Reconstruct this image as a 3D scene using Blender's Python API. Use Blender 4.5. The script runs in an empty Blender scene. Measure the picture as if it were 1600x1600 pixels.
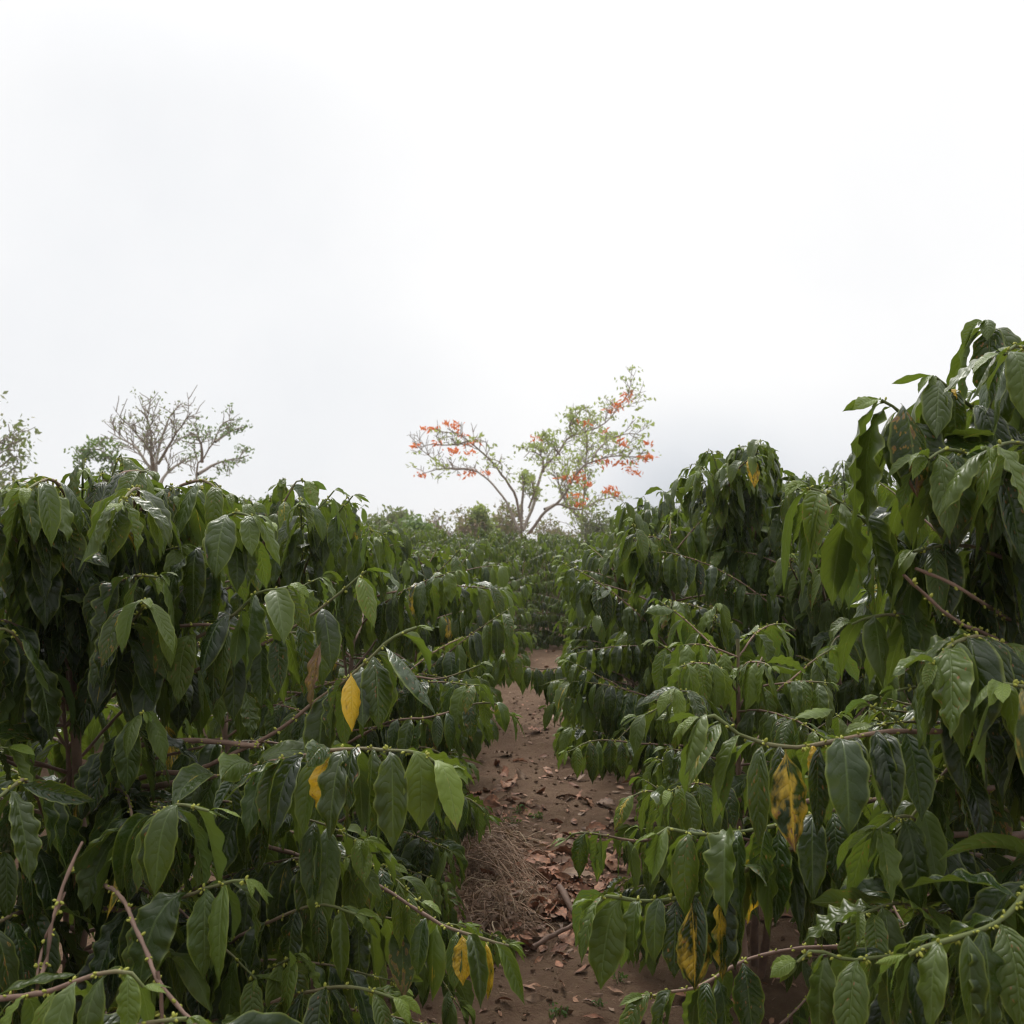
import bpy, math, random
import numpy as np
from mathutils import Vector

C = bpy.context.scene.collection
PI = math.pi
HAZE = 0.0012
rng = np.random.default_rng(11)
random.seed(5)
U = lambda a, b, n=None: rng.uniform(a, b, n)

# ------------------------------------------------------------------ camera
F = 1700.0                 # focal length in photo pixels (photo 1600 wide)
HZ = 870.0                 # photo row of the horizon
PITCH = math.atan((HZ - 800) / F)
cp, sp = math.cos(PITCH), math.sin(PITCH)

def P(px, py, d):
    """photo pixel at forward distance d (metres along +Y) -> world point"""
    xc, yc = (px - 800) / F, -(py - 800) / F
    v = (xc, cp - yc * sp, sp + yc * cp)
    k = d / v[1]
    return np.array((v[0] * k, d, v[2] * k))

def proj(p):
    p = np.atleast_2d(p)
    z = p[:, 1] * cp + p[:, 2] * sp
    yc = -p[:, 1] * sp + p[:, 2] * cp
    zz = np.maximum(z, 1e-3)
    return 800 + p[:, 0] / zz * F, 800 - yc / zz * F, z

cam_d = bpy.data.cameras.new('camera')
cam = bpy.data.objects.new('camera', cam_d)
C.objects.link(cam)
cam.rotation_euler = (PI / 2 + PITCH, 0, 0)
cam_d.sensor_width = 36
cam_d.lens = 36 * F / 1600
cam_d.clip_start = 0.05
cam_d.clip_end = 3000
cam_d.dof.use_dof = True
cam_d.dof.focus_distance = 2.1
cam_d.dof.aperture_fstop = 13
bpy.context.scene.camera = cam

# ------------------------------------------------------------------ helpers
def smooth(a, b, x):
    t = np.clip((x - a) / (b - a), 0, 1)
    return t * t * (3 - 2 * t)

_perm = np.random.default_rng(3).random((256, 256))
def vnoise(x, y):
    xi, yi = np.floor(x).astype(int), np.floor(y).astype(int)
    fx, fy = x - xi, y - yi
    fx, fy = fx * fx * (3 - 2 * fx), fy * fy * (3 - 2 * fy)
    g = lambda i, j: _perm[i % 256, j % 256]
    return (g(xi, yi) * (1 - fx) + g(xi + 1, yi) * fx) * (1 - fy) + (g(xi, yi + 1) * (1 - fx) + g(xi + 1, yi + 1) * fx) * fy - .5

def ground_z(x, y):
    x = np.asarray(x, float); y = np.asarray(y, float)
    yy = np.clip(y, -8, 9.5)
    z = -1.5 + .064 * yy
    z = z + np.where(y > 9.5, .05 * (1 - np.exp(-(y - 9.5) / 3)), 0)
    z = z - smooth(16, 60, y) * 2.5
    z = z + .05 * smooth(.35, .9, np.abs(x - .15)) * (1 - smooth(12, 20, y))   # rows stand a little proud of the trodden path
    z = z + .06 * vnoise(x * 1.1 + 7, y * 1.1) + .03 * vnoise(x * 3.3, y * 3.1 + 9)
    return z

def gz(x, y): return float(ground_z(x, y))

def make_mesh(name, co, quads, mat, attrs=None, tris=None):
    me = bpy.data.meshes.new(name)
    co = np.asarray(co, np.float32)
    me.vertices.add(len(co))
    me.vertices.foreach_set('co', co.ravel())
    nq = len(quads); nt = 0 if tris is None else len(tris)
    idx = np.asarray(quads, np.int32).ravel()
    st = np.arange(nq, dtype=np.int32) * 4
    if nt:
        idx = np.concatenate([idx, np.asarray(tris, np.int32).ravel()])
        st = np.concatenate([st, nq * 4 + np.arange(nt, dtype=np.int32) * 3])
    me.loops.add(len(idx))
    me.loops.foreach_set('vertex_index', idx)
    me.polygons.add(nq + nt)
    me.polygons.foreach_set('loop_start', st)
    me.polygons.foreach_set('use_smooth', np.ones(nq + nt, bool))
    for k, (typ, arr) in (attrs or {}).items():
        at = me.attributes.new(k, typ, 'POINT')
        at.data.foreach_set('color' if typ == 'FLOAT_COLOR' else ('vector' if typ == 'FLOAT_VECTOR' else 'value'), np.asarray(arr, np.float32).ravel())
    me.materials.append(mat)
    me.update(calc_edges=True)
    return me

def link(name, me, parent=None, loc=(0, 0, 0)):
    o = bpy.data.objects.new(name, me)
    C.objects.link(o)
    o.location = loc
    if parent: o.parent = parent
    return o

def tag(o, label=None, cat=None, group=None, kind=None):
    for k, v in (('label', label), ('category', cat), ('group', group), ('kind', kind)):
        if v: o[k] = v
    return o

# ------------------------------------------------------------------ materials
class NT:
    def __init__(s, mat):
        mat.use_nodes = True
        s.t = mat.node_tree; s.t.nodes.clear()
    def n(s, typ, ins=None, **kw):
        nd = s.t.nodes.new(typ)
        for k, v in kw.items(): setattr(nd, k, v)
        for k, v in (ins or {}).items():
            sock = nd.inputs[k]
            if hasattr(v, 'node'): s.t.links.new(v, sock)
            elif hasattr(v, 'outputs'): s.t.links.new(v.outputs[0], sock)
            else: sock.default_value = v
        return nd
    def m(s, op, a, b=0.0, c=0.0, clamp=False):
        nd = s.n('ShaderNodeMath', {0: a, 1: b, 2: c}, operation=op)
        nd.use_clamp = clamp
        return nd.outputs[0]
    def mix(s, f, a, b, blend='MIX'):
        nd = s.t.nodes.new('ShaderNodeMix'); nd.data_type = 'RGBA'; nd.blend_type = blend
        for i, v in ((0, f), (6, a), (7, b)):
            if hasattr(v, 'node'): s.t.links.new(v, nd.inputs[i])
            else: nd.inputs[i].default_value = v if i == 0 else (*v, 1)
        return nd.outputs[2]
    def noise(s, vec, scale, detail=2.0, rough=.5):
        i = {'Scale': scale, 'Detail': detail, 'Roughness': rough}
        if vec is not None: i['Vector'] = vec
        return s.n('ShaderNodeTexNoise', i).outputs[0]
    def ramp(s, f, a, b):   # linear remap a..b -> 0..1 clamped
        return s.n('ShaderNodeMapRange', {0: f, 1: a, 2: b}).outputs[0]

def leaf_material(name, far=False):
    mat = bpy.data.materials.new(name); N = NT(mat)
    lc = N.n('ShaderNodeAttribute', attribute_name='lc')
    sc = N.n('ShaderNodeSeparateColor', {0: lc.outputs['Color']})
    tone, yel, dam = sc.outputs[0], sc.outputs[1], sc.outputs[2]
    young = lc.outputs['Alpha']
    uv = N.n('ShaderNodeAttribute', attribute_name='luv')
    sx = N.n('ShaderNodeSeparateXYZ', {0: uv.outputs['Vector']})
    u, t, rid = sx.outputs[0], sx.outputs[1], sx.outputs[2]
    au = N.m('ABSOLUTE', u)
    pos = N.n('ShaderNodeNewGeometry')
    # veins: lines leave the midrib and sweep towards the tip
    wob = N.noise(N.n('ShaderNodeCombineXYZ', {0: N.m('MULTIPLY', t, 4.0), 1: N.m('MULTIPLY', u, 1.5), 2: N.m('MULTIPLY', rid, 53.0)}).outputs[0], 1.0, 1)
    ph = N.m('MULTIPLY', N.m('SUBTRACT', t, N.m('MULTIPLY', N.m('POWER', au, 1.35), .17)), N.m('ADD', 8.5, N.m('MULTIPLY', rid, 3.0)))
    ph = N.m('ADD', ph, N.m('MULTIPLY', wob, 1.6))
    ph = N.m('ADD', ph, N.m('MULTIPLY', N.m('GREATER_THAN', u, 0.0), .45))
    saw = N.m('ABSOLUTE', N.m('SINE', N.m('MULTIPLY', ph, PI)))
    vein = N.m('MULTIPLY', N.ramp(saw, .22, .0), N.ramp(au, 1.0, .6))
    mid = N.ramp(au, .075, .02)
    vec = N.n('ShaderNodeCombineXYZ', {0: N.m('ADD', u, N.m('MULTIPLY', rid, 37.0)), 1: N.m('MULTIPLY', t, 2.4), 2: N.m('MULTIPLY', rid, 91.0)}).outputs[0]
    nz = N.noise(vec, 1.6, 3, .6)
    top = N.mix(tone, (.004, .012, .003), (.026, .052, .009))
    top = N.mix(N.m('MULTIPLY', N.ramp(nz, .4, .75), .35), top, (.035, .055, .015))
    top = N.mix(young, top, (.15, .21, .022))
    top = N.mix(N.m('MULTIPLY', vein, .16), top, (.09, .13, .04))
    top = N.mix(N.m('MULTIPLY', mid, .5), top, (.13, .18, .05))
    top = N.mix(N.m('MULTIPLY', N.ramp(au, .86, .99), .7), top, (.20, .24, .04))  # light through the thin margin, painted as a pale yellow-green edge
    und = N.mix(tone, (.045, .080, .018), (.105, .15, .026))
    und = N.mix(N.m('MULTIPLY', vein, .35), und, (.15, .2, .07))
    und = N.mix(N.m('MULTIPLY', mid, .7), und, (.2, .25, .09))
    und = N.mix(young, und, (.16, .26, .04))
    col = N.mix(pos.outputs['Backfacing'], top, und)
    # yellowing creeps out from midrib and edges, veins stay green
    yf = N.m('ADD', yel, N.m('MULTIPLY', N.m('SUBTRACT', nz, .5), 1.5))
    yf = N.m('SUBTRACT', N.m('ADD', yf, N.m('MULTIPLY', mid, .25)), N.m('MULTIPLY', vein, .1))
    yf = N.m('MULTIPLY', N.ramp(yf, .55, .85), N.m('GREATER_THAN', yel, .02))
    ycol = N.mix(nz, (.62, .33, .018), (.45, .36, .045))
    col = N.mix(yf, col, ycol)
    # dead brown tips, purple blotches
    nz2 = N.noise(vec, 3.1, 2, .5)
    df = N.m('ADD', dam, N.m('MULTIPLY', N.m('SUBTRACT', nz2, .5), 1.3))
    df = N.m('ADD', df, N.m('MULTIPLY', N.m('POWER', t, 6.0), .35))
    df = N.m('MULTIPLY', N.ramp(df, .74, .84), N.m('GREATER_THAN', dam, .02))
    spot = N.m('MULTIPLY', N.ramp(N.noise(vec, 6.5, 1, .4), .69, .72), N.m('GREATER_THAN', rid, .62))
    col = N.mix(N.m('MULTIPLY', spot, .8), col, (.26, .10, .04))
    rim = N.m('MULTIPLY', N.ramp(df, 0.0, .5), N.m('SUBTRACT', 1.0, df))
    col = N.mix(df, col, N.mix(nz, (.10, .035, .025), (.16, .085, .05)))
    col = N.mix(rim, col, (.42, .22, .02))
    # a little dust
    dust = N.noise(pos.outputs['Position'], 55, 3, .7)
    col = N.mix(N.m('MULTIPLY', N.ramp(dust, .55, .8), .12), col, (.17, .16, .12))
    h = N.m('MULTIPLY', N.m('POWER', saw, .55), N.m('MULTIPLY', N.ramp(au, 1.05, .45), .8))
    h = N.m('SUBTRACT', h, N.m('MULTIPLY', mid, .8))
    h = N.m('ADD', h, N.m('MULTIPLY', nz2, .4))
    bump = N.n('ShaderNodeBump', {'Strength': N.m('ADD', .25, N.m('MULTIPLY', rid, .4)), 'Distance': .003, 'Height': h})
    rough = N.m('ADD', .2, N.m('MULTIPLY', N.ramp(dust, .35, .8), .22))
    rough = N.m('ADD', rough, N.m('MULTIPLY', pos.outputs['Backfacing'], .25))
    rough = N.m('ADD', rough, N.m('MULTIPLY', young, .3))
    bs = N.n('ShaderNodeBsdfPrincipled', {'Base Color': col, 'Roughness': rough, 'IOR': 1.42, 'Normal': bump})
    tcol = N.mix(.65, col, (.16, .21, .014))
    tcol = N.mix(yf, tcol, (.6, .36, .02))
    tr = N.n('ShaderNodeBsdfTranslucent', {'Color': N.mix(.5, tcol, tcol, 'ADD'), 'Normal': bump})
    ms = N.n('ShaderNodeMixShader', {0: .22, 1: bs, 2: tr})
    N.n('ShaderNodeOutputMaterial', {'Surface': ms})
    return mat

def bark_material(name, c1, c2, green=(.105, .125, .035)):
    mat = bpy.data.materials.new(name); N = NT(mat)
    pos = N.n('ShaderNodeNewGeometry').outputs['Position']
    age = N.n('ShaderNodeAttribute', attribute_name='age').outputs['Fac']
    a = N.noise(pos, 60, 4, .7); b = N.noise(pos, 9, 2)
    col = N.mix(a, c1, c2)
    col = N.mix(N.m('MULTIPLY', N.ramp(b, .5, .75), .5), col, tuple(min(1, x * 1.6 + .02) for x in c2))
    col = N.mix(N.ramp(age, .3, 1.0), col, green)
    col = N.mix(N.ramp(age, 1.5, 2.0), col, (.30, .31, .045))
    bump = N.n('ShaderNodeBump', {'Strength': .6, 'Distance': .002, 'Height': a})
    bs = N.n('ShaderNodeBsdfPrincipled', {'Base Color': col, 'Roughness': .75, 'Normal': bump})
    N.n('ShaderNodeOutputMaterial', {'Surface': bs})
    return mat

def simple_leaf_material(name, c1, c2, trans=(.2, .3, .05), tf=.3, rough=.6):
    mat = bpy.data.materials.new(name); N = NT(mat)
    lc = N.n('ShaderNodeAttribute', attribute_name='rnd').outputs['Fac']
    col = N.mix(lc, c1, c2)
    bs = N.n('ShaderNodeBsdfPrincipled', {'Base Color': col, 'Roughness': rough})
    tr = N.n('ShaderNodeBsdfTranslucent', {'Color': (*trans, 1)})
    ms = N.n('ShaderNodeMixShader', {0: tf, 1: bs, 2: tr})
    N.n('ShaderNodeOutputMaterial', {'Surface': ms})
    return mat

M_LEAF = leaf_material('coffee_leaf')
M_TWIG = bark_material('coffee_bark', (.10, .06, .045), (.27, .17, .125))

def dead_material():
    mat = bpy.data.materials.new('dead_leaf'); N = NT(mat)
    uv = N.n('ShaderNodeAttribute', attribute_name='luv')
    sx = N.n('ShaderNodeSeparateXYZ', {0: uv.outputs['Vector']})
    au = N.m('ABSOLUTE', sx.outputs[0])
    oi = N.n('ShaderNodeObjectInfo').outputs['Random']
    lc = N.n('ShaderNodeAttribute', attribute_name='lc')
    r = N.n('ShaderNodeSeparateColor', {0: lc.outputs['Color']}).outputs[0]
    r = N.m('FRACT', N.m('ADD', r, oi))
    pos = N.n('ShaderNodeNewGeometry').outputs['Position']
    nz = N.noise(pos, 45, 3, .6)
    cr = N.n('ShaderNodeValToRGB', {0: r})
    e = cr.color_ramp.elements
    e[0].color = (.18, .08, .045, 1); e[1].color = (.42, .29, .19, 1)
    for p_, c_ in ((.3, (.46, .19, .10, 1)), (.55, (.56, .30, .18, 1)), (.8, (.28, .17, .11, 1))):
        x = e.new(p_); x.color = c_
    col = N.mix(N.ramp(nz, .35, .75), cr.outputs[0], (.11, .06, .04))
    col = N.mix(N.m('MULTIPLY', N.ramp(au, .09, .02), .6), col, (.36, .24, .15))
    bs = N.n('ShaderNodeBsdfPrincipled', {'Base Color': col, 'Roughness': .7, 'Normal': N.n('ShaderNodeBump', {'Strength': .5, 'Distance': .004, 'Height': nz})})
    N.n('ShaderNodeOutputMaterial', {'Surface': bs})
    return mat
M_DEAD = dead_material()

def soil_material():
    mat = bpy.data.materials.new('soil'); N = NT(mat)
    pos = N.n('ShaderNodeNewGeometry').outputs['Position']
    a = N.noise(pos, 1.6, 5, .65); b = N.noise(pos, 22, 6, .75); c = N.noise(pos, 130, 3, .7)
    col = N.mix(N.ramp(a, .3, .7), (.125, .078, .046), (.23, .155, .098))
    col = N.mix(N.ramp(b, .35, .7), col, (.135, .078, .052))
    col = N.mix(N.m('MULTIPLY', N.ramp(c, .62, .75), .6), col, (.30, .20, .14))
    vor = N.n('ShaderNodeTexVoronoi', {'Vector': pos, 'Scale': 48.0})
    fl = N.ramp(vor.outputs[0], .14, .1)
    col = N.mix(N.m('MULTIPLY', fl, .35), col, (.30, .17, .10))
    h = N.m('ADD', N.m('MULTIPLY', b, 1.0), N.m('MULTIPLY', c, .4))
    bump = N.n('ShaderNodeBump', {'Strength': .9, 'Distance': .02, 'Height': h})
    bs = N.n('ShaderNodeBsdfPrincipled', {'Base Color': col, 'Roughness': .95, 'Specular IOR Level': .2, 'Normal': bump})
    N.n('ShaderNodeOutputMaterial', {'Surface': bs})
    return mat

# ------------------------------------------------------------------ leaves
WT = np.array([0, .04, .09, .16, .26, .38, .5, .62, .74, .84, .91, .955, 1.0])
WV = np.array([.035, .04, .16, .45, .78, .96, 1., .95, .78, .5, .25, .11, .015])
LODS = {0: (6, 24), 1: (4, 13), 2: (2, 6), 3: (2, 4)}

def leaf_arrays(L, lod):
    """L: dict of arrays for n leaves -> verts, quads, luv, lc"""
    nu, nv = LODS[lod]
    n = len(L['L'])
    t = np.linspace(0, 1, nv + 1)
    k = L['k'][:, None]
    e = (1 - np.exp(-k * t)) / (1 - np.exp(-k))
    pit = L['p0'][:, None] + (L['p1'] - L['p0'])[:, None] * e + L['cy'][:, None] * np.sin(t * 5 + L['ph'][:, None]) * .35
    az = L['a'][:, None] + L['da'][:, None] * t
    d = np.stack([np.cos(pit) * np.cos(az), np.cos(pit) * np.sin(az), np.sin(pit)], -1)
    mid = L['base'][:, None, :] + np.concatenate([np.zeros((n, 1, 3)), np.cumsum((d[:, 1:] + d[:, :-1]) * .5, 1)], 1) * (L['L'] / nv)[:, None, None]
    side = np.stack([-np.sin(az), np.cos(az), np.zeros_like(az)], -1)
    nrm = np.cross(d, side)
    rl = L['roll'][:, None] + L['tw'][:, None] * t
    cr, sr = np.cos(rl)[..., None], np.sin(rl)[..., None]
    S = side * cr + nrm * sr
    Nn = nrm * cr - side * sr
    w = np.interp(t, WT, WV)[None, :] * (L['W'] / 2)[:, None]
    u = np.linspace(-1, 1, nu + 1)
    nw = L['nw'][:, None]
    wv = np.sin(2 * PI * nw * t + L['ph'][:, None])
    wv2 = np.sin(2 * PI * nw * 1.13 * t + L['ph'][:, None] * 1.7 + 1.9)
    X = np.empty((n, nv + 1, nu + 1, 3))
    for j, uj in enumerate(u):
        q = wv if uj >= 0 else wv2
        wid = w * (1 + .05 * q * abs(uj))
        f = L['fold'][:, None]
        off = abs(uj) * np.sin(f) * wid - L['cv'][:, None] * uj * uj * wid
        off = off + L['wa'][:, None] * q * uj * uj * np.sqrt(np.clip(w / (L['W'][:, None] / 2), 0, 1)) * (L['W'] / 2)[:, None]
        X[:, :, j] = mid + S * (uj * wid * np.cos(f))[..., None] + Nn * off[..., None]
    nper = (nv + 1) * (nu + 1)
    i, j = np.meshgrid(np.arange(nv), np.arange(nu), indexing='ij')
    b = (i * (nu + 1) + j).ravel()
    q = np.stack([b, b + nu + 1, b + nu + 2, b + 1], 1)
    quads = (q[None] + (np.arange(n) * nper)[:, None, None]).reshape(-1, 4)
    luv = np.empty((n, nv + 1, nu + 1, 3))
    luv[..., 0] = u; luv[..., 1] = t[None, :, None]; luv[..., 2] = L['rid'][:, None, None]
    lc = np.repeat(np.stack([L['tone'], L['yel'], L['dam'], L['young']], -1)[:, None], nper, 1)
    return X.reshape(-1, 3), quads, luv.reshape(-1, 3), lc.reshape(-1, 4)

KEYS = ['L', 'W', 'k', 'p0', 'p1', 'cy', 'ph', 'a', 'da', 'roll', 'tw', 'nw', 'fold', 'cv', 'wa', 'rid', 'tone', 'yel', 'dam', 'young']
class Leaves:
    def __init__(s): s.d = {k: [] for k in KEYS}; s.base = []
    def add(s, base, a, L, young=0., p0=None, p1=None, yel=0., dam=0., tone=None, **kw):
        r = rng.random
        v = dict(L=L, W=L * U(.29, .41), k=U(3, 8), p0=U(-.3, .75) if p0 is None else p0, p1=-U(1.25, 1.6) if p1 is None else p1,
                 cy=U(-.25, .25), ph=U(0, 6.28), a=a, da=U(-.35, .35), roll=rng.normal(0, .38), tw=rng.normal(0, .6), nw=U(3.2, 5.6),
                 fold=U(-.1, .8) , cv=U(-.1, .55), wa=abs(rng.normal(.09, .07)), rid=r(), tone=(r() ** 1.4) if tone is None else tone,
                 yel=yel, dam=dam, young=young)
        v.update(kw)
        for k in KEYS: s.d[k].append(v[k])
        s.base.append(base)
    def arrays(s, lod):
        L = {k: np.array(v, float) for k, v in s.d.items()}
        L['base'] = np.array(s.base, float)
        return leaf_arrays(L, lod)
    def mesh(s, name, lod, origin=(0, 0, 0), mat=None):
        co, q, luv, lc = s.arrays(lod)
        return make_mesh(name, co - np.asarray(origin), q, mat or M_LEAF, {'luv': ('FLOAT_VECTOR', luv), 'lc': ('FLOAT_COLOR', lc)})

class Tubes:
    def __init__(s): s.v = []; s.q = []; s.a = []; s.n = 0
    def add(s, pts, rad, sides=7, age=None):
        pts = np.asarray(pts, float); n = len(pts)
        rad = np.broadcast_to(np.asarray(rad, float), (n,))
        age = np.zeros(n) if age is None else np.broadcast_to(np.asarray(age, float), (n,))
        d = np.gradient(pts, axis=0); d /= np.linalg.norm(d, axis=1)[:, None] + 1e-9
        ref = np.array((0.2, .1, 1.)) if abs(d[:, 2]).mean() < .8 else np.array((1., .2, .1))
        s1 = np.cross(d, ref); s1 /= np.linalg.norm(s1, axis=1)[:, None] + 1e-9
        s2 = np.cross(d, s1)
        th = np.arange(sides) * 2 * PI / sides
        ring = pts[:, None] + rad[:, None, None] * (s1[:, None] * np.cos(th)[None, :, None] + s2[:, None] * np.sin(th)[None, :, None])
        i, j = np.meshgrid(np.arange(n - 1), np.arange(sides), indexing='ij')
        b = (i * sides + j).ravel(); c = (i * sides + (j + 1) % sides).ravel()
        s.v.append(ring.reshape(-1, 3)); s.a.append(np.repeat(age, sides))
        s.q.append(np.stack([b, c, c + sides, b + sides], 1) + s.n)
        s.n += n * sides
    def blob(s, c, r, ax, age=2.):
        """small elongated bud"""
        ax = np.asarray(ax, float); ax /= np.linalg.norm(ax) + 1e-9
        c = np.asarray(c)
        pts = c + np.array([-1, -.5, .2, .8, 1.])[:, None] * ax * r * 1.7
        s.add(pts, np.array([.15, .8, 1, .6, .1]) * r, 5, age)
    def mesh(s, name, mat, origin=(0, 0, 0)):
        return make_mesh(name, np.concatenate(s.v) - np.asarray(origin), np.concatenate(s.q), mat, {'age': ('FLOAT', np.concatenate(s.a))})

def resample(pts, step):
    """Catmull-Rom through pts, sampled every step metres"""
    pts = np.asarray(pts, float)
    if len(pts) > 2:
        e = np.vstack([2 * pts[0] - pts[1], pts, 2 * pts[-1] - pts[-2]])
        out = []
        for i in range(1, len(e) - 2):
            for t in np.linspace(0, 1, 9)[:-1]:
                a, b, c, d = e[i - 1], e[i], e[i + 1], e[i + 2]
                out.append(.5 * (2 * b + (c - a) * t + (2 * a - 5 * b + 4 * c - d) * t * t + (3 * b - a - 3 * c + d) * t ** 3))
        out.append(pts[-1]); pts = np.array(out)
    s = np.concatenate([[0], np.cumsum(np.linalg.norm(np.diff(pts, axis=0), axis=1))])
    n = max(3, int(s[-1] / step) + 1)
    x = np.linspace(0, s[-1], n)
    return np.stack([np.interp(x, s, pts[:, k]) for k in range(3)], 1), x

# ------------------------------------------------------------------ where foliage may be (growth is trimmed back to the outline of the hedges)
SKY = np.array([(-900, 640), (0, 722), (60, 745), (130, 735), (200, 722), (260, 742), (330, 768), (400, 775), (440, 760), (470, 755), (520, 775), (560, 785),
                (600, 805), (640, 822), (700, 828), (780, 824), (850, 836), (900, 836), (955, 805), (975, 780), (1060, 775), (1068, 722),
                (1110, 708), (1170, 700), (1230, 718), (1245, 738), (1300, 735), (1312, 705), (1330, 715), (1420, 700), (1440, 640), (1500, 600),
                (1530, 540), (1600, 560), (1700, 520), (2600, 400)], float)
PATH = np.array([(768, 1075), (798, 1075), (830, 1112), (868, 1162), (850, 1200), (888, 1270), (960, 1262), (985, 1225), (1010, 1240),
                 (960, 1295), (880, 1325), (885, 1372), (930, 1400), (945, 1520), (1000, 1540), (985, 1605), (690, 1605), (770, 1580), (826, 1560),
                 (820, 1485), (735, 1432), (715, 1400), (722, 1330), (772, 1310), (776, 1250), (740, 1225), (735, 1185), (782, 1190), (808, 1150), (775, 1110)], float)
PATH2 = np.array([(833, 1003), (880, 1003), (862, 1036), (838, 1040)], float)
SOIL = np.array([(945, 1525), (985, 1605), (1190, 1605), (1215, 1510), (1250, 1450), (1180, 1430), (1125, 1480), (1110, 1545), (1000, 1540)], float)

def in_poly(x, y, poly):
    r = np.zeros(len(x), bool)
    j = len(poly) - 1
    for i in range(len(poly)):
        xi, yi = poly[i]; xj, yj = poly[j]
        c = ((yi > y) != (yj > y)) & (x < (xj - xi) * (y - yi) / (yj - yi + 1e-9) + xi)
        r ^= c; j = i
    return r

def bad_points(pts, xlim=None, near=1.15, top=16.):
    x, y, z = proj(pts)
    infr = (x > -150) & (x < 1750) & (z > 0)
    bad = infr & (np.linalg.norm(pts, axis=1) < near)
    bad |= (np.linalg.norm(pts, axis=1) < .55)
    bad |= infr & (y < np.interp(x, SKY[:, 0], SKY[:, 1]) + top)
    bad |= (in_poly(x, y, PATH) | in_poly(x, y, PATH2)) & (z < 9) & (z > 0)
    bad |= in_poly(x, y, SOIL) & (z < 3.6) & (z > 0)
    if xlim is not None: bad |= infr & ((x < xlim[0]) | (x > xlim[1]))
    return bad

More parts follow.
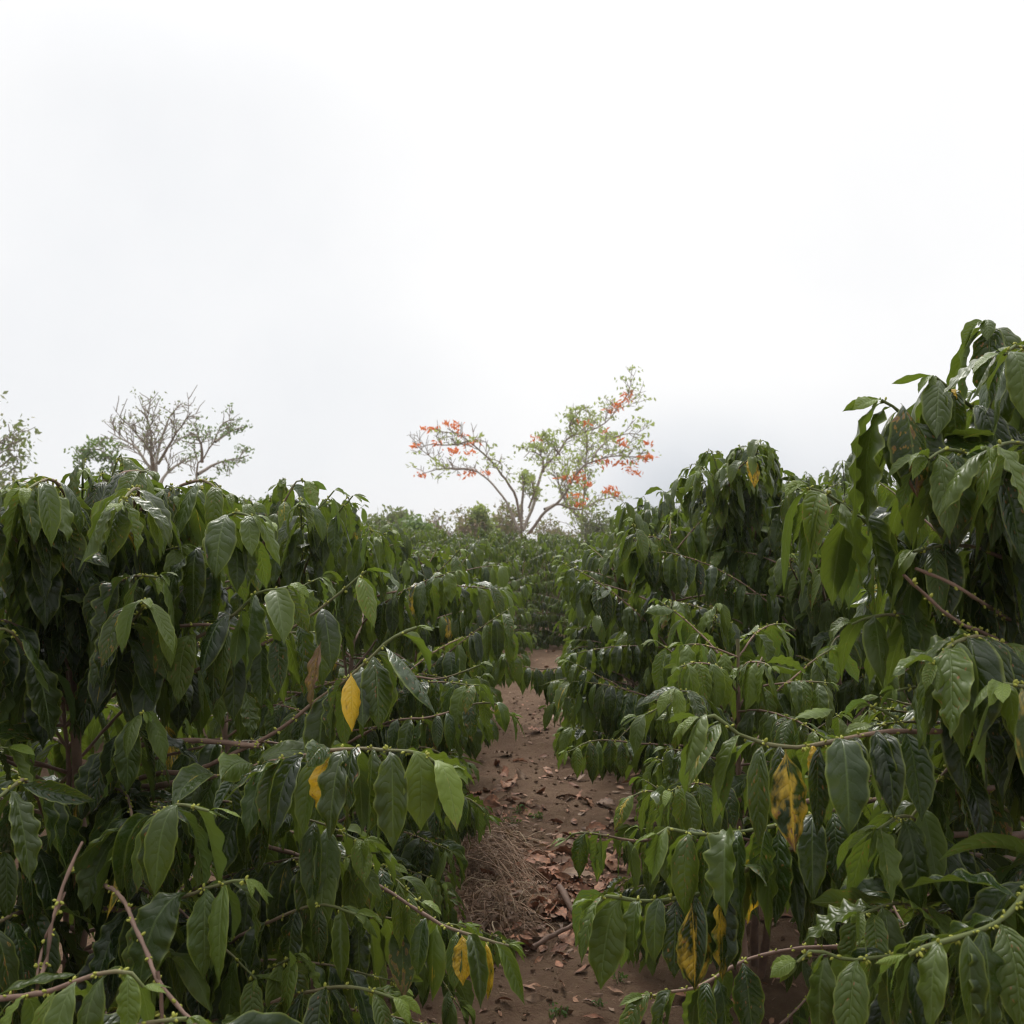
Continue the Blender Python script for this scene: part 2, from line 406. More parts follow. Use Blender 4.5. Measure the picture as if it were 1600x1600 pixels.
# ------------------------------------------------------------------ shrubs
class Shrub:
    def __init__(s, name, base, lod, separate, label=None, group=None):
        s.base = np.array(base, float); s.lod = lod; s.sep = separate
        s.root = bpy.data.objects.new(name, None); C.objects.link(s.root)
        s.root.location = tuple(s.base); s.root.empty_display_size = .2
        tag(s.root, label, 'coffee shrub', group)
        s.tb = Tubes(); s.lv = Leaves()
    def stem(s, pts, r0, r1):
        p, _ = resample(pts, .04)
        w = np.cumsum(rng.normal(0, .0015, p.shape), 0); w[:, 2] = 0; p = p + w
        t = np.linspace(0, 1, len(p))
        r = r0 + (r1 - r0) * t + r0 * .12 * (np.arange(len(p)) % 3 == 0)
        s.tb.add(p, r, 9 if s.lod == 0 else 6, np.clip((t - .85) * 5, 0, .8))
        return p
    def finish(s):
        o = link('stem', s.tb.mesh('stem', M_TWIG, s.base), s.root)
        if s.lv.base: link('foliage', s.lv.mesh('foliage', s.lod, s.base), s.root)
        return s.root

    def branch(s, pts, r0=.0045, r1=.0018, l0=.25, l1=1., step=.037, L=.145, special=None, buds=None, droop=.96, tip=True,
               yel=.005, green=.62, trim=False, xlim=None, light=0., name='branch', sides=None, thin=0.):
        """a lateral branch; leaves from arc fraction l0 to l1; special = list of (arc fraction, side, dict) single leaves"""
        p, sl = resample(pts, .018 if s.lod == 0 else .035)
        if trim:
            chk = np.vstack([p, p - (0, 0, .10)])
            b = bad_points(chk, xlim).reshape(2, -1).any(0)
            if b.any():
                i = int(np.argmax(b)) - int(.05 / (sl[1] - sl[0]))
                if sl[max(i, 0)] < .09: return
                p, sl = p[:i], sl[:i]
                l0 *= .6
        T = sl[-1]; t = sl / T
        nodes = np.arange(T * l0 + .01, T * l1 - .005, step)
        allnodes = np.arange(.05, T, step)
        r = r0 + (r1 - r0) * t ** .8
        if s.lod == 0:
            for a in allnodes: r = r * (1 + .35 * np.exp(-((sl - a) / .006) ** 2))
            jit = np.cumsum(rng.normal(0, .0007, p.shape), 0); p = p + jit - jit * t[:, None] * 0
        tb = Tubes() if s.sep else s.tb
        lv = Leaves() if s.sep else s.lv
        tb.add(p, r, 7 if s.lod == 0 else 4, np.clip((t - green) / .35, 0, 1))
        tan = np.gradient(p, axis=0)
        at = lambda q: (np.array([np.interp(q, sl, p[:, k]) for k in range(3)]), np.array([np.interp(q, sl, tan[:, k]) for k in range(3)]))
        if buds is None: buds = s.lod == 0
        if buds:
            for a in allnodes:
                if a / T < .3 and rng.random() < .6: continue
                c, _t = at(a)
                for _ in range(rng.integers(2, 8)):
                    dv = rng.normal(0, 1, 3)
                    tb.blob(c + dv / np.linalg.norm(dv) * .0045, U(.0011, .0023), dv, 2. if a / T > .35 else 1.2)
        for i, q in enumerate(nodes):
            q = min(T, max(0, q + rng.normal(0, step * .15)))
            c, tg = at(q)
            f = q / T
            hor = math.hypot(tg[0], tg[1])
            ab = math.atan2(tg[1], tg[0]) if hor > 1e-6 else U(0, 6.28)
            steep = abs(tg[2]) / (hor + 1e-6)
            for sd in (1, -1):
                if rng.random() < .07 + thin: continue
                end = max(0., (f - .86) / .14) if tip else 0.
                a = ab + sd * (U(.95, 1.5) - .55 * end) + (U(-1, 1) if steep > 1.5 else 0)
                LL = L * U(.75, 1.12) * (1 - .3 * end * end)
                y = U(.35, .72) if rng.random() < yel else (U(.1, .33) if rng.random() < .08 else 0.)
                dm = U(.3, .62) if rng.random() < (.3 if y else .03) else 0.
                kw = {}
                if rng.random() > droop: kw = dict(k=U(.8, 2), p1=-U(.1, .9))
                if end > .7: kw = dict(k=U(2.5, 6), p1=-U(1.1, 1.5), p0=U(-.2, .5))
                lv.add(c + rng.normal(0, .001, 3), a, LL, young=min(1, max(0, light + .45 * end + rng.normal(0, .06) + (U(.1, .4) if rng.random() < .16 else 0))), yel=y, dam=dm, **kw)
        if tip and l1 >= 1:   # pair of small new leaves at the tip
            c, tg = at(T)
            ab = math.atan2(tg[1], tg[0])
            for sd in (1, -1, .3):
                lv.add(c, ab + sd * U(.3, .7), L * U(.18, .42), young=U(.4, .9), p0=U(.1, 1.0), p1=U(-1.4, -.3), k=2.5, wa=.05)
        if s.sep:
            bo = link(name, tb.mesh(name, M_TWIG, s.base), s.root)
            if lv.base: link('foliage', lv.mesh('foliage', s.lod, s.base), bo)
            for fr, sd, kw in (special or []):
                kw = dict(kw); nm = kw.pop('name', 'leaf'); lb = kw.pop('label', None); off = kw.pop('off', (0, 0, 0))
                qa = fr * T if fr <= 1 else sl[np.argmin(np.abs(proj(p)[0] - fr))]
                c, tg = at(qa)
                a = kw.pop('a', math.atan2(tg[1], tg[0]) + sd * 1.2)
                one = Leaves(); one.add(c + np.array(off), a, kw.pop('L', L), **kw)
                lo = link(nm, one.mesh(nm, s.lod, s.base), bo)
                if lb: lo['label'] = lb

    def fill(s, height, R, n, top=None, L=.14, xlim=None, az=None, lean=(0, 0), trim=True, stems=1, r_stem=.013, dens=.037, low=.12, light=0., yel=.006, thin=0.):
        """procedural coffee habit: upright stem(s), tiers of arching laterals"""
        b = s.base - (0, 0, .04)
        for k in range(stems):
            off = np.array([U(-.12, .12), U(-.12, .12), 0]) if stems > 1 else np.zeros(3)
            if stems > 1: off[:2] = np.array((math.cos(k * 2.1 + 1), math.sin(k * 2.1 + 1))) * U(.1, .16)
            H = height * (1 if k == 0 else U(.85, 1.0))
            if trim:
                q_ = s.base + off * 1.8; px_ = 800 + q_[0] / q_[1] * F
                H = min(H, P(px_, np.interp(px_, SKY[:, 0], SKY[:, 1]) + 12, q_[1])[2] - s.base[2]) if q_[1] > .8 else H
            pts = [b + off * .3, b + off + (lean[0] * .3, lean[1] * .3, H * .4), b + off * 1.8 + (lean[0], lean[1], H * .96)]
            st = s.stem(pts, r_stem, .003)
            m = n // stems
            a0 = U(0, 6.28)
            for i in range(m):
                f = low + (1 - low) * (i + U(0, 1)) / m
                q = st[min(len(st) - 1, int(f * (len(st) - 1)))]
                a = a0 + i * 2.4 + U(-.4, .4)
                if az is not None and rng.random() < .35: a = U(*az)
                ff = 1 - f
                Lb = R * (.3 + .87 * min(1, ff * 2.3) ** .8) * U(.75, 1.15)
                e = .15 + (.55 if trim else .8) * f ** 2 + U(-.4, .55)
                dr = U(.2, 1.4) * (1 - .35 * f)
                pp = [q]; c = q.copy(); aa = a
                for j in range(9):
                    sfr = (j + .5) / 9
                    el = e - dr * sfr ** 1.3
                    aa += U(-.17, .17)
                    c = c + np.array([math.cos(el) * math.cos(aa), math.cos(el) * math.sin(aa), math.sin(el)]) * Lb / 9
                    if c[2] < gz(c[0], c[1]) + .06: break
                    pp.append(c)
                if len(pp) < 4: continue
                s.branch(pp, r0=.0042 * (.6 + .5 * ff), r1=.0014, l0=.12 + .33 * min(1, Lb / .7), step=dens, L=L, trim=trim, xlim=xlim, light=light + (.12 if f > .85 else 0), yel=yel, thin=thin)
            # leader tuft
            c = st[-1]
            if not trim or not bad_points(c[None] + (0, 0, .03), xlim, top=-6)[0]:
                for i in range(9):
                    s.lv.add(c - (0, 0, U(0, .10)), U(0, 6.28), L * U(.35, .8), young=U(.1, .6) + light, p0=U(.2, 1.), p1=-U(.4, 1.2), k=U(1.5, 3))

def crest(s, x0, x1, n, L, xlim=None, light=.05):
    """rising twigs whose drooping tips make the outline of the hedge against the sky"""
    for i in range(n):
        px = x0 + (x1 - x0) * (i + U(.1, .9)) / n
        d = s.base[1] + U(-.35, .2)
        tipy = np.interp(px, SKY[:, 0], SKY[:, 1]) + (U(-14, 0) if rng.random() < .3 else U(4, 30)) + (14 if 540 < px < 700 else 0)
        e = P(px, tipy, d)
        b = np.array((s.base[0] + (e[0] - s.base[0]) * .25, s.base[1] * .85 + d * .15, e[2] - U(.28, .4)))
        m = (b + e) / 2 + (0, 0, .03)
        o = e + (e - m) * .3 * (1, 1, 0) + (0, 0, -.015)
        s.branch([b, m, e, o], r0=.0035, r1=.0015, l0=.25, step=.03, L=L, light=light, green=.2)

def at_px(px, d, dz=0):
    x = (px - 800) / F * d * 1.0
    return (x, d, gz(x, d) + dz)

def top_height(px, py, d):
    p = P(px, py, d)
    return p[2] - gz(p[0], p[1])

G1 = 'coffee shrubs lining the left side of the path'
G2 = 'coffee shrubs lining the right side of the path'
HB = lambda s, pts, **kw: s.branch([P(*q) if isinstance(q, tuple) else q for q in pts], **kw)

# ---- left foreground shrub
def left_front():
    d = 1.95
    s = Shrub('coffee_shrub', at_px(120, d), 0, True, 'large dark coffee shrub at left front with bare brown trunk and twigs showing', G1)
    b = s.base
    st = s.stem([b - (0, 0, .05), P(130, 1400, d), P(124, 1250, d), P(116, 1120, d), P(112, 980, d), P(135, 860, d), P(165, 750, d)], .0165, .005)
    S = lambda py: st[np.argmin(np.abs(proj(st)[1] - py))]
    HB(s, [S(1215), (180, 1172, 1.87), (260, 1160, 1.77), (340, 1160, 1.7), (405, 1166, 1.66)], r0=.0052, r1=.0035, l0=.97, l1=.99, green=1.1, tip=False)
    HB(s, [S(1260), (250, 1230, 1.8), (350, 1185, 1.7), (420, 1150, 1.68), (500, 1092, 1.65), (560, 1047, 1.62), (605, 1005, 1.62), (648, 985, 1.62)], r0=.0048, r1=.0022, l0=.77, green=.6, L=0.126,
       special=[(562, 1, dict(off=(-.004, -.045, 0), a=-1.3, L=0.085, yel=1., tone=.5, W=.032, p0=-.9, p1=-1.4, k=3, fold=.3, name='yellow_leaf', label='bright yellow leaf with a small dark hole', dam=.0)),
                (603, -1, dict(off=(0, -.02, 0), a=-.5, L=0.135, W=.06, p0=-.45, p1=-.95, k=1.5, fold=.1, tone=.9, roll=-.3)),
                (520, -1, dict(a=-2.0, L=0.108, W=.035, p0=-1., p1=-1.5, k=3, fold=.9, cv=.5, dam=1., yel=.4, tw=1.2, name='brown_leaf', label='curled dead brown leaf', off=(-.02, 0, .07)))])
    HB(s, [S(1248), (190, 1225, 1.83), (250, 1208, 1.75), (330, 1212, 1.68), (400, 1207, 1.62), (440, 1200, 1.6)], r0=.0045, r1=.0035, l0=.95, L=0.108, green=1.1, tip=False)
    HB(s, [S(1085), (180, 1045, 1.87), (250, 1015, 1.8), (320, 985, 1.75), (370, 950, 1.72), (405, 922, 1.7), (450, 915, 1.68)], r0=.0045, r1=.002, l0=.42, L=0.135, green=.5)
    HB(s, [S(1110), (80, 1075, 1.8), (40, 1020, 1.7), (10, 985, 1.62), (-40, 985, 1.6)], r0=.0045, l0=.4, L=0.135)
    HB(s, [S(1010), (160, 985, 1.88), (250, 975, 1.8), (330, 972, 1.73), (380, 980, 1.7)], r0=.0055, l0=.75, L=0.117, green=.9, thin=.3)
    HB(s, [S(1000), (190, 950, 1.85), (258, 903, 1.8), (306, 866, 1.77), (340, 822, 1.75), (365, 800, 1.74), (395, 810, 1.72)], r0=.005, l0=.35, L=0.122, green=.4)
    HB(s, [S(1050), (250, 1060, 1.8), (400, 1010, 1.75), (480, 965, 1.75), (530, 925, 1.75), (575, 890, 1.75)], r0=.0045, l0=.55, L=0.122, green=.6)
    HB(s, [S(930), (60, 880, 1.8), (20, 840, 1.7), (-20, 800, 1.65)], r0=.005, l0=.2, L=0.135)
    HB(s, [S(900), (60, 850, 1.85), (50, 800, 1.75), (20, 775, 1.65), (-10, 770, 1.6)], l0=.2, L=0.135)
    HB(s, [S(880), (200, 800, 1.8), (215, 770, 1.68), (205, 765, 1.6), (185, 790, 1.52)], l0=.25, L=0.126)
    HB(s, [S(860), (230, 790, 1.9), (280, 760, 1.88), (320, 752, 1.85), (350, 775, 1.83)], l0=.2, L=0.117, light=.1)
    HB(s, [S(850), (110, 790, 1.8), (90, 760, 1.72), (70, 750, 1.65), (40, 765, 1.58)], l0=.2, L=0.117, light=.1)
    HB(s, [S(800), (175, 755, 1.9), (195, 738, 1.85), (225, 735, 1.8)], l0=.3, L=0.108, light=.1)
    # lower bare branch ending in a tuft over the path
    HB(s, [S(1400), (300, 1330, 1.85), (380, 1312, 1.75), (465, 1330, 1.7), (530, 1352, 1.68), (600, 1388, 1.65), (660, 1425, 1.62), (700, 1450, 1.6), (760, 1470, 1.58), (800, 1480, 1.58)],
       r0=.0045, r1=.002, l0=.84, L=0.113, green=.75, step=.023,
       special=[(722, 1, dict(off=(0, -.01, 0), a=-1.4, L=0.070, yel=.9, W=.03, name='yellow_leaf')), (758, 1, dict(off=(0, -.01, 0), a=-1.5, L=0.080, yel=.8, W=.03, name='yellow_leaf'))])
    # bare twigs bottom left
    HB(s, [(60, 1700, 1.5), (55, 1565, 1.3), (72, 1500, 1.3), (82, 1440, 1.3), (105, 1380, 1.32), (133, 1312, 1.35)], r0=.0034, r1=.0018, l0=1.2, tip=False, green=1.2)
    HB(s, [(40, 1700, 1.5), (52, 1560, 1.3), (62, 1480, 1.31), (85, 1420, 1.31), (100, 1385, 1.32)], r0=.0024, r1=.0014, l0=1.2, tip=False, green=1.2)
    HB(s, [(120, 1350, 1.8), (170, 1380, 1.5), (200, 1420, 1.38), (235, 1500, 1.3), (270, 1550, 1.28), (310, 1592, 1.25), (360, 1650, 1.22)], r0=.003, r1=.0022, l0=.93, tip=False, green=.9)
    HB(s, [(246, 1520, 1.29), (250, 1560, 1.29), (253, 1610, 1.29), (255, 1660, 1.29)], r0=.0025, r1=.002, l0=1.2, tip=False, green=1.2)
    # tufts in front
    HB(s, [S(1240), (300, 1220, 1.7), (430, 1185, 1.55), (520, 1165, 1.46), (590, 1165, 1.42), (650, 1172, 1.4), (690, 1200, 1.4)], r0=.005, l0=.45, L=.125, droop=.75, step=.026, light=.06,
       special=[(515, 1, dict(a=-1.5, L=0.095, yel=.95, dam=.5, off=(0, -.02, 0), W=.05, p0=-1.2, p1=-1.5, fold=.15, name='yellow_leaf', label='yellow leaf with a purple-brown edge'))])
    HB(s, [S(1420), (200, 1420, 1.6), (280, 1400, 1.45), (340, 1378, 1.4), (385, 1372, 1.38)], r0=.005, l0=.6, L=0.135)
    HB(s, [S(1300), (200, 1300, 1.7), (250, 1268, 1.5), (285, 1255, 1.42), (330, 1265, 1.4)], r0=.005, l0=.35, L=0.135)
    HB(s, [(-80, 1560, 1.3), (60, 1560, 1.2), (140, 1535, 1.17), (200, 1525, 1.15), (225, 1550, 1.15)], l0=.25, L=0.090, light=.25, yel=.15, droop=.6)
    HB(s, [(40, 1640, 1.3), (130, 1620, 1.2), (220, 1600, 1.15), (300, 1590, 1.12)], l0=.3, L=0.099, light=.2, droop=.5)
    HB(s, [S(1320), (80, 1290, 1.7), (50, 1225, 1.55), (30, 1230, 1.45), (-10, 1260, 1.4)], l0=.3, L=0.135)
    HB(s, [S(1500), (300, 1490, 1.7), (420, 1440, 1.6), (500, 1410, 1.55), (560, 1425, 1.52)], l0=.4, L=0.117)
    HB(s, [S(1600), (300, 1600, 1.6), (430, 1560, 1.5), (520, 1540, 1.45), (600, 1560, 1.42)], l0=.4, L=0.117, droop=.7)
    HB(s, [S(1450), (90, 1440, 1.75), (50, 1420, 1.6), (10, 1430, 1.5), (-50, 1460, 1.4)], l0=.3, L=0.135)
    HB(s, [S(1530), (80, 1530, 1.75), (40, 1500, 1.6), (0, 1500, 1.5), (-60, 1530, 1.4)], l0=.3, L=0.135)
    HB(s, [S(1500), (150, 1500, 1.75), (190, 1470, 1.6), (230, 1480, 1.5), (260, 1500, 1.45)], l0=.3, L=0.126)
    HB(s, [S(1380), (90, 1360, 1.8), (60, 1330, 1.65), (10, 1330, 1.55), (-40, 1350, 1.5)], l0=.3, L=0.135)
    HB(s, [S(1600), (150, 1590, 1.75), (200, 1570, 1.6), (260, 1580, 1.5)], l0=.2, L=0.126)
    crest(s, 10, 320, 12, .13)
    HB(s, [S(1150), (80, 1150, 2.1), (40, 1130, 2.15), (-10, 1120, 2.2)], l0=.3, L=0.126)
    HB(s, [S(1200), (90, 1230, 2.3), (50, 1220, 2.4), (0, 1200, 2.5)], l0=.2, L=0.126)
    HB(s, [S(1100), (170, 1100, 2.2), (230, 1090, 2.35), (300, 1100, 2.4)], l0=.2, L=0.126)
    s.fill(top_height(160, 760, d), .62, 100, L=0.128, xlim=(-900, 760), r_stem=.006, az=(-2.6, .3), dens=.031, low=.05)
    return s.finish()

def right_front():
    d = 1.75
    s = Shrub('coffee_shrub', at_px(1650, d), 0, True, 'tall coffee shrub at right front reaching highest against the sky with yellowed leaves low down', G2)
    b = s.base
    st = s.stem([b - (0, 0, .05), P(1640, 1300, d), P(1660, 950, d), P(1665, 700, d - .05), P(1660, 560, d - .1)], .016, .006)
    S = lambda py: st[np.argmin(np.abs(proj(st)[1] - py))]
    HB(s, [S(720), (1640, 620, 1.68), (1600, 562, 1.62), (1572, 533, 1.58), (1540, 505, 1.55)], l0=.1, L=0.140, green=.3,
       special=[(0.99, 1, dict(a=3.0, L=0.15, W=0.06, p0=-.2, p1=-1.55, k=5, fold=.25, roll=0.3, tw=.3, young=.4)), (0.97, 1, dict(a=-2.0, L=0.14, W=0.056, p0=-.2, p1=-1.55, k=5, fold=.25, roll=0.3, tw=.3)), (0.88, 1, dict(a=-1.3, L=0.16, W=0.064, p0=-.2, p1=-1.55, k=5, fold=.25, roll=0.3, tw=.3))])
    HB(s, [S(690), (1640, 600, 1.55), (1615, 555, 1.45), (1590, 545, 1.38), (1570, 560, 1.35)], l0=.1, L=0.144, green=.3)
    HB(s, [S(850), (1630, 740, 1.6), (1575, 680, 1.55), (1540, 655, 1.5), (1500, 625, 1.47), (1458, 590, 1.45)], r0=.006, l0=.22, L=0.135, green=.15, step=.031,
       special=[(.93, 1, dict(a=-1.2, L=0.030, yel=1., W=.02, name='yellow_leaf')), (0.98, 1, dict(a=3.0, L=0.15, W=0.06, p0=-.2, p1=-1.55, k=5, fold=.25, roll=0.3, tw=.3, young=.4)), (0.95, 1, dict(a=-2.4, L=0.15, W=0.06, p0=-.2, p1=-1.55, k=5, fold=.25, roll=0.3, tw=.3, young=.3)), (0.82, 1, dict(a=-1.5, L=0.16, W=0.064, p0=-.2, p1=-1.55, k=5, fold=.25, roll=0.3, tw=.3))])
    HB(s, [S(900), (1560, 800, 1.6), (1480, 720, 1.52), (1430, 680, 1.46), (1400, 643, 1.43), (1372, 627, 1.42)], r0=.006, l0=.2, L=.152, green=.15, step=.032,
       special=[(0.99, 1, dict(a=3.0, L=0.18, W=0.072, p0=-.2, p1=-1.55, k=5, fold=.25, roll=0.3, tw=.3, young=.3)), (0.97, 1, dict(a=-2.7, L=0.19, W=0.076, p0=-.2, p1=-1.55, k=5, fold=.25, roll=0.3, tw=.3, young=.2)), (0.74, 1, dict(a=-1.5, L=0.16, W=0.064, p0=-.2, p1=-1.55, k=5, fold=.25, roll=0.3, tw=.3)),
                (1393, 1, dict(off=(0, -.03, 0), a=-1.45, L=0.131, W=.055, p0=-.4, p1=-1.5, k=6, dam=.62, yel=.12, fold=.05, tone=.3, name='leaf', label='dark leaf with an orange and brown tip'))])
    HB(s, [S(880), (1600, 760, 1.5), (1530, 720, 1.4), (1480, 700, 1.36), (1450, 715, 1.34)], r0=.005, l0=.3, L=0.149, green=.2)
    HB(s, [S(820), (1620, 720, 1.4), (1575, 690, 1.32), (1540, 700, 1.28)], r0=.005, l0=.3, L=0.149, green=.2)
    HB(s, [S(1060), (1600, 960, 1.65), (1480, 882, 1.58), (1385, 836, 1.55), (1330, 800, 1.52), (1290, 772, 1.5), (1258, 762, 1.5)], r0=.0055, l0=.42, L=0.140, green=.35, step=.027,
       special=[(0.99, 1, dict(a=3.0, L=0.16, W=0.064, p0=-.2, p1=-1.55, k=5, fold=.25, roll=0.3, tw=.3, young=.5)), (0.96, 1, dict(a=-2.6, L=0.16, W=0.064, p0=-.2, p1=-1.55, k=5, fold=.25, roll=0.3, tw=.3, young=.4)), (0.72, 1, dict(a=-1.4, L=0.16, W=0.064, p0=-.2, p1=-1.55, k=5, fold=.25, roll=0.3, tw=.3))])
    HB(s, [S(1150), (1600, 1032, 1.62), (1500, 975, 1.36), (1455, 935, 1.33), (1420, 903, 1.31)], r0=.0034, r1=.0018, l0=1.2, tip=False, green=1.)
    HB(s, [S(1100), (1600, 985, 1.65), (1530, 935, 1.42), (1480, 905, 1.4), (1430, 885, 1.39)], r0=.0036, r1=.002, l0=1.2, tip=False, green=1.3)
    HB(s, [S(1080), (1620, 1060, 1.5), (1585, 1020, 1.36), (1535, 1003, 1.3), (1490, 1022, 1.27), (1470, 1050, 1.25)], r0=.005, l0=.35, L=0.149, step=.024)
    HB(s, [S(1180), (1640, 1110, 1.4), (1600, 1080, 1.25), (1560, 1070, 1.2)], r0=.005, l0=.35, L=0.144)
    HB(s, [S(1150), (1560, 1142, 1.5), (1470, 1140, 1.38), (1380, 1141, 1.33), (1270, 1160, 1.32), (1215, 1162, 1.32), (1150, 1142, 1.32), (1105, 1112, 1.32), (1088, 1118, 1.32)], r0=.0055, r1=.002, l0=.66, L=.13, green=.6, step=.024,
       special=[(1222, 1, dict(a=-1.5, L=0.118, W=.046, p0=-1., p1=-1.45, k=5, yel=.66, dam=.55, fold=.1, roll=.1, off=(0, -.02, 0), name='yellow_leaf', label='yellowing leaf with purple blotches and orange tip')),
                (1268, -1, dict(a=-1.3, L=0.050, yel=.9, W=.02, name='yellow_leaf'))])
    HB(s, [S(1240), (1500, 1235, 1.6), (1350, 1250, 1.5), (1290, 1268, 1.48), (1200, 1290, 1.48), (1110, 1300, 1.46), (1045, 1290, 1.46), (1030, 1300, 1.46)], r0=.005, r1=.002, l0=.45, L=.122, green=.45, step=.025)
    HB(s, [S(1215), (1500, 1240, 1.55), (1400, 1252, 1.5), (1330, 1250, 1.5), (1240, 1258, 1.5)], r0=.004, r1=.003, l0=.6, L=0.126, green=1., tip=False, thin=.3)
    HB(s, [S(1300), (1450, 1300, 1.6), (1300, 1310, 1.52), (1190, 1345, 1.48), (1130, 1378, 1.47), (1080, 1396, 1.46), (1010, 1404, 1.46), (950, 1396, 1.46), (935, 1410, 1.46)], r0=.0055, r1=.002, l0=.6, L=.128, green=.45, step=.023,
       special=[(1072, 1, dict(a=-1.5, L=0.108, W=.05, p0=-1., p1=-1.5, k=5, yel=.62, fold=.1, off=(0, -.025, 0), name='yellow_leaf', label='leaf yellowing along its midrib and edge')),
                (1114, 1, dict(a=-1.35, L=0.108, W=.042, p0=-1.1, p1=-1.5, k=5, yel=.66, fold=.45, tone=.9, off=(0, -.025, 0), name='yellow_leaf', label='half yellow, half green hanging leaf'))])
    HB(s, [S(1500), (1450, 1480, 1.75), (1300, 1480, 1.7), (1200, 1492, 1.68), (1140, 1516, 1.66), (1090, 1545, 1.64), (1040, 1552, 1.64), (1005, 1560, 1.64)], r0=.0045, r1=.002, l0=.74, L=.125, step=.026, green=.8)
    HB(s, [S(1350), (1640, 1330, 1.4), (1600, 1380, 1.2), (1565, 1428, 1.15), (1500, 1462, 1.13), (1440, 1476, 1.12), (1415, 1490, 1.12)], r0=.0042, r1=.0022, l0=.35, L=.135, green=.2, step=.022)
    HB(s, [S(1400), (1560, 1480, 1.45), (1450, 1490, 1.32), (1380, 1495, 1.26), (1330, 1498, 1.25), (1275, 1482, 1.25), (1250, 1500, 1.25)], r0=.0045, l0=.45, L=0.117, green=.4)
    HB(s, [S(1300), (1520, 1230, 1.5), (1450, 1190, 1.46), (1425, 1150, 1.45), (1390, 1110, 1.45), (1355, 1092, 1.45)], r0=.004, r1=.0018, l0=.4, L=0.117, green=.1, droop=.6, thin=.4)
    HB(s, [S(1350), (1500, 1330, 1.5), (1450, 1290, 1.4), (1420, 1280, 1.36), (1380, 1300, 1.34)], r0=.0045, l0=.35, L=0.135)
    HB(s, [S(1420), (1560, 1420, 1.5), (1460, 1425, 1.4), (1400, 1410, 1.35), (1340, 1430, 1.3)], r0=.004, l0=.4, L=0.117, droop=.4)
    HB(s, [S(1130), (1560, 1120, 1.5), (1480, 1090, 1.42), (1430, 1075, 1.38), (1400, 1080, 1.36)], l0=.4, L=0.126, thin=.2)
    HB(s, [S(1000), (1550, 960, 1.6), (1450, 960, 1.55), (1370, 960, 1.5), (1330, 975, 1.5)], l0=.3, L=0.135)
    HB(s, [S(950), (1580, 880, 1.55), (1500, 850, 1.48), (1420, 860, 1.45)], l0=.3, L=0.135)
    s.fill(top_height(1660, 600, d), .62, 56, L=0.131, xlim=(1330, 3000), az=(1.8, 4.6), dens=.031, low=.05, r_stem=.006)
    return s.finish()

def hand_shrub(px, d, ytop, R, n, lod, sep, label, group, L=.13, stems=1, xlim=None, extra=(), cr=None, **kw):
    s = Shrub('coffee_shrub', at_px(px, d), lod, sep, label, group)
    s.fill(top_height(px, ytop, d), R, n, L=L, stems=stems, xlim=xlim, **kw)
    if cr: crest(s, *cr, L * .92)
    for e in extra:
        pts, k2 = e
        first = s.base * (.7, .7, 1) + P(*pts[0]) * (.3, .3, 0) + (0, 0, max(.1, P(*pts[0])[2] - s.base[2] - .12))
        HB(s, [tuple(first)] + list(pts), **k2) if False else s.branch([first] + [P(*q) for q in pts], **k2)
    return s.finish()

left_front()
right_front()
hand_shrub(-420, 1.55, 800, .6, 44, 1, False, 'coffee shrub whose leaves hang in at the extreme left edge', G1, L=.15, xlim=(-3000, 70))
hand_shrub(470, 2.95, 765, .68, 92, 0, True, 'coffee shrub behind the left front one, with upright leafy sprays against the sky', G1, stems=2, xlim=(150, 820), dens=.029, cr=(330, 585, 10),
    extra=[([(430, 880, 2.8), (480, 812, 2.7), (522, 762, 2.7)], dict(l0=.45, L=.12, green=.2)),
           ([(480, 880, 2.75), (530, 806, 2.7), (556, 775, 2.68)], dict(l0=.45, L=.12, green=.2)),
           ([(410, 860, 2.85), (440, 790, 2.8), (462, 750, 2.8), (480, 755, 2.8)], dict(l0=.55, L=.12, light=.3)),
           ([(600, 1250, 2.7), (680, 1238, 2.6), (735, 1245, 2.55), (765, 1272, 2.55)], dict(l0=.5, L=.115)),
           ([(600, 1180, 2.7), (660, 1170, 2.6), (710, 1195, 2.55)], dict(l0=.5, L=.12)),
           ([(600, 1130, 2.7), (670, 1120, 2.6), (740, 1100, 2.6), (775, 1100, 2.6), (795, 1120, 2.6)], dict(l0=.45, L=.11)),
           ([(620, 1060, 2.8), (690, 1060, 2.8), (750, 1040, 2.8)], dict(l0=.5, L=.11)),
           ])
hand_shrub(600, 4.2, 812, .68, 84, 1, True, 'coffee shrub third along the left side of the path', G1, stems=2, xlim=(360, 800), dens=.029, cr=(520, 640, 6))
hand_shrub(650, 5.5, 828, .62, 80, 1, False, 'coffee shrub fourth along the left side, just where the path narrows', G1, stems=2, xlim=(450, 800))
hand_shrub(690, 6.9, 830, .62, 80, 1, False, 'coffee shrub fifth along the left side before the path bends', G1, stems=2, xlim=(500, 835))
hand_shrub(1165, 3.4, 708, .72, 104, 0, True, 'broad coffee shrub with domed top against the sky, right of the path', G2, stems=3, xlim=(860, 1400), dens=.029, cr=(1068, 1250, 14),
    extra=[([(1100, 1170, 3.2), (1000, 1160, 3.1), (930, 1155, 3.05), (885, 1172, 3.0)], dict(l0=.45, L=.125)),
           ([(1120, 1120, 3.1), (1060, 1095, 2.95), (1020, 1110, 2.9), (1000, 1120, 2.9)], dict(l0=.35, L=.14)),
           ([(1140, 760, 3.2), (1168, 720, 3.05), (1182, 712, 3.0)], dict(l0=.4, L=.11, light=.1, special=[(.9, 1, dict(a=-1.4, L=.10, yel=.8, dam=.6, W=.035, name='yellow_leaf', label='yellow leaf with brown tip near the top'))])),
           ])
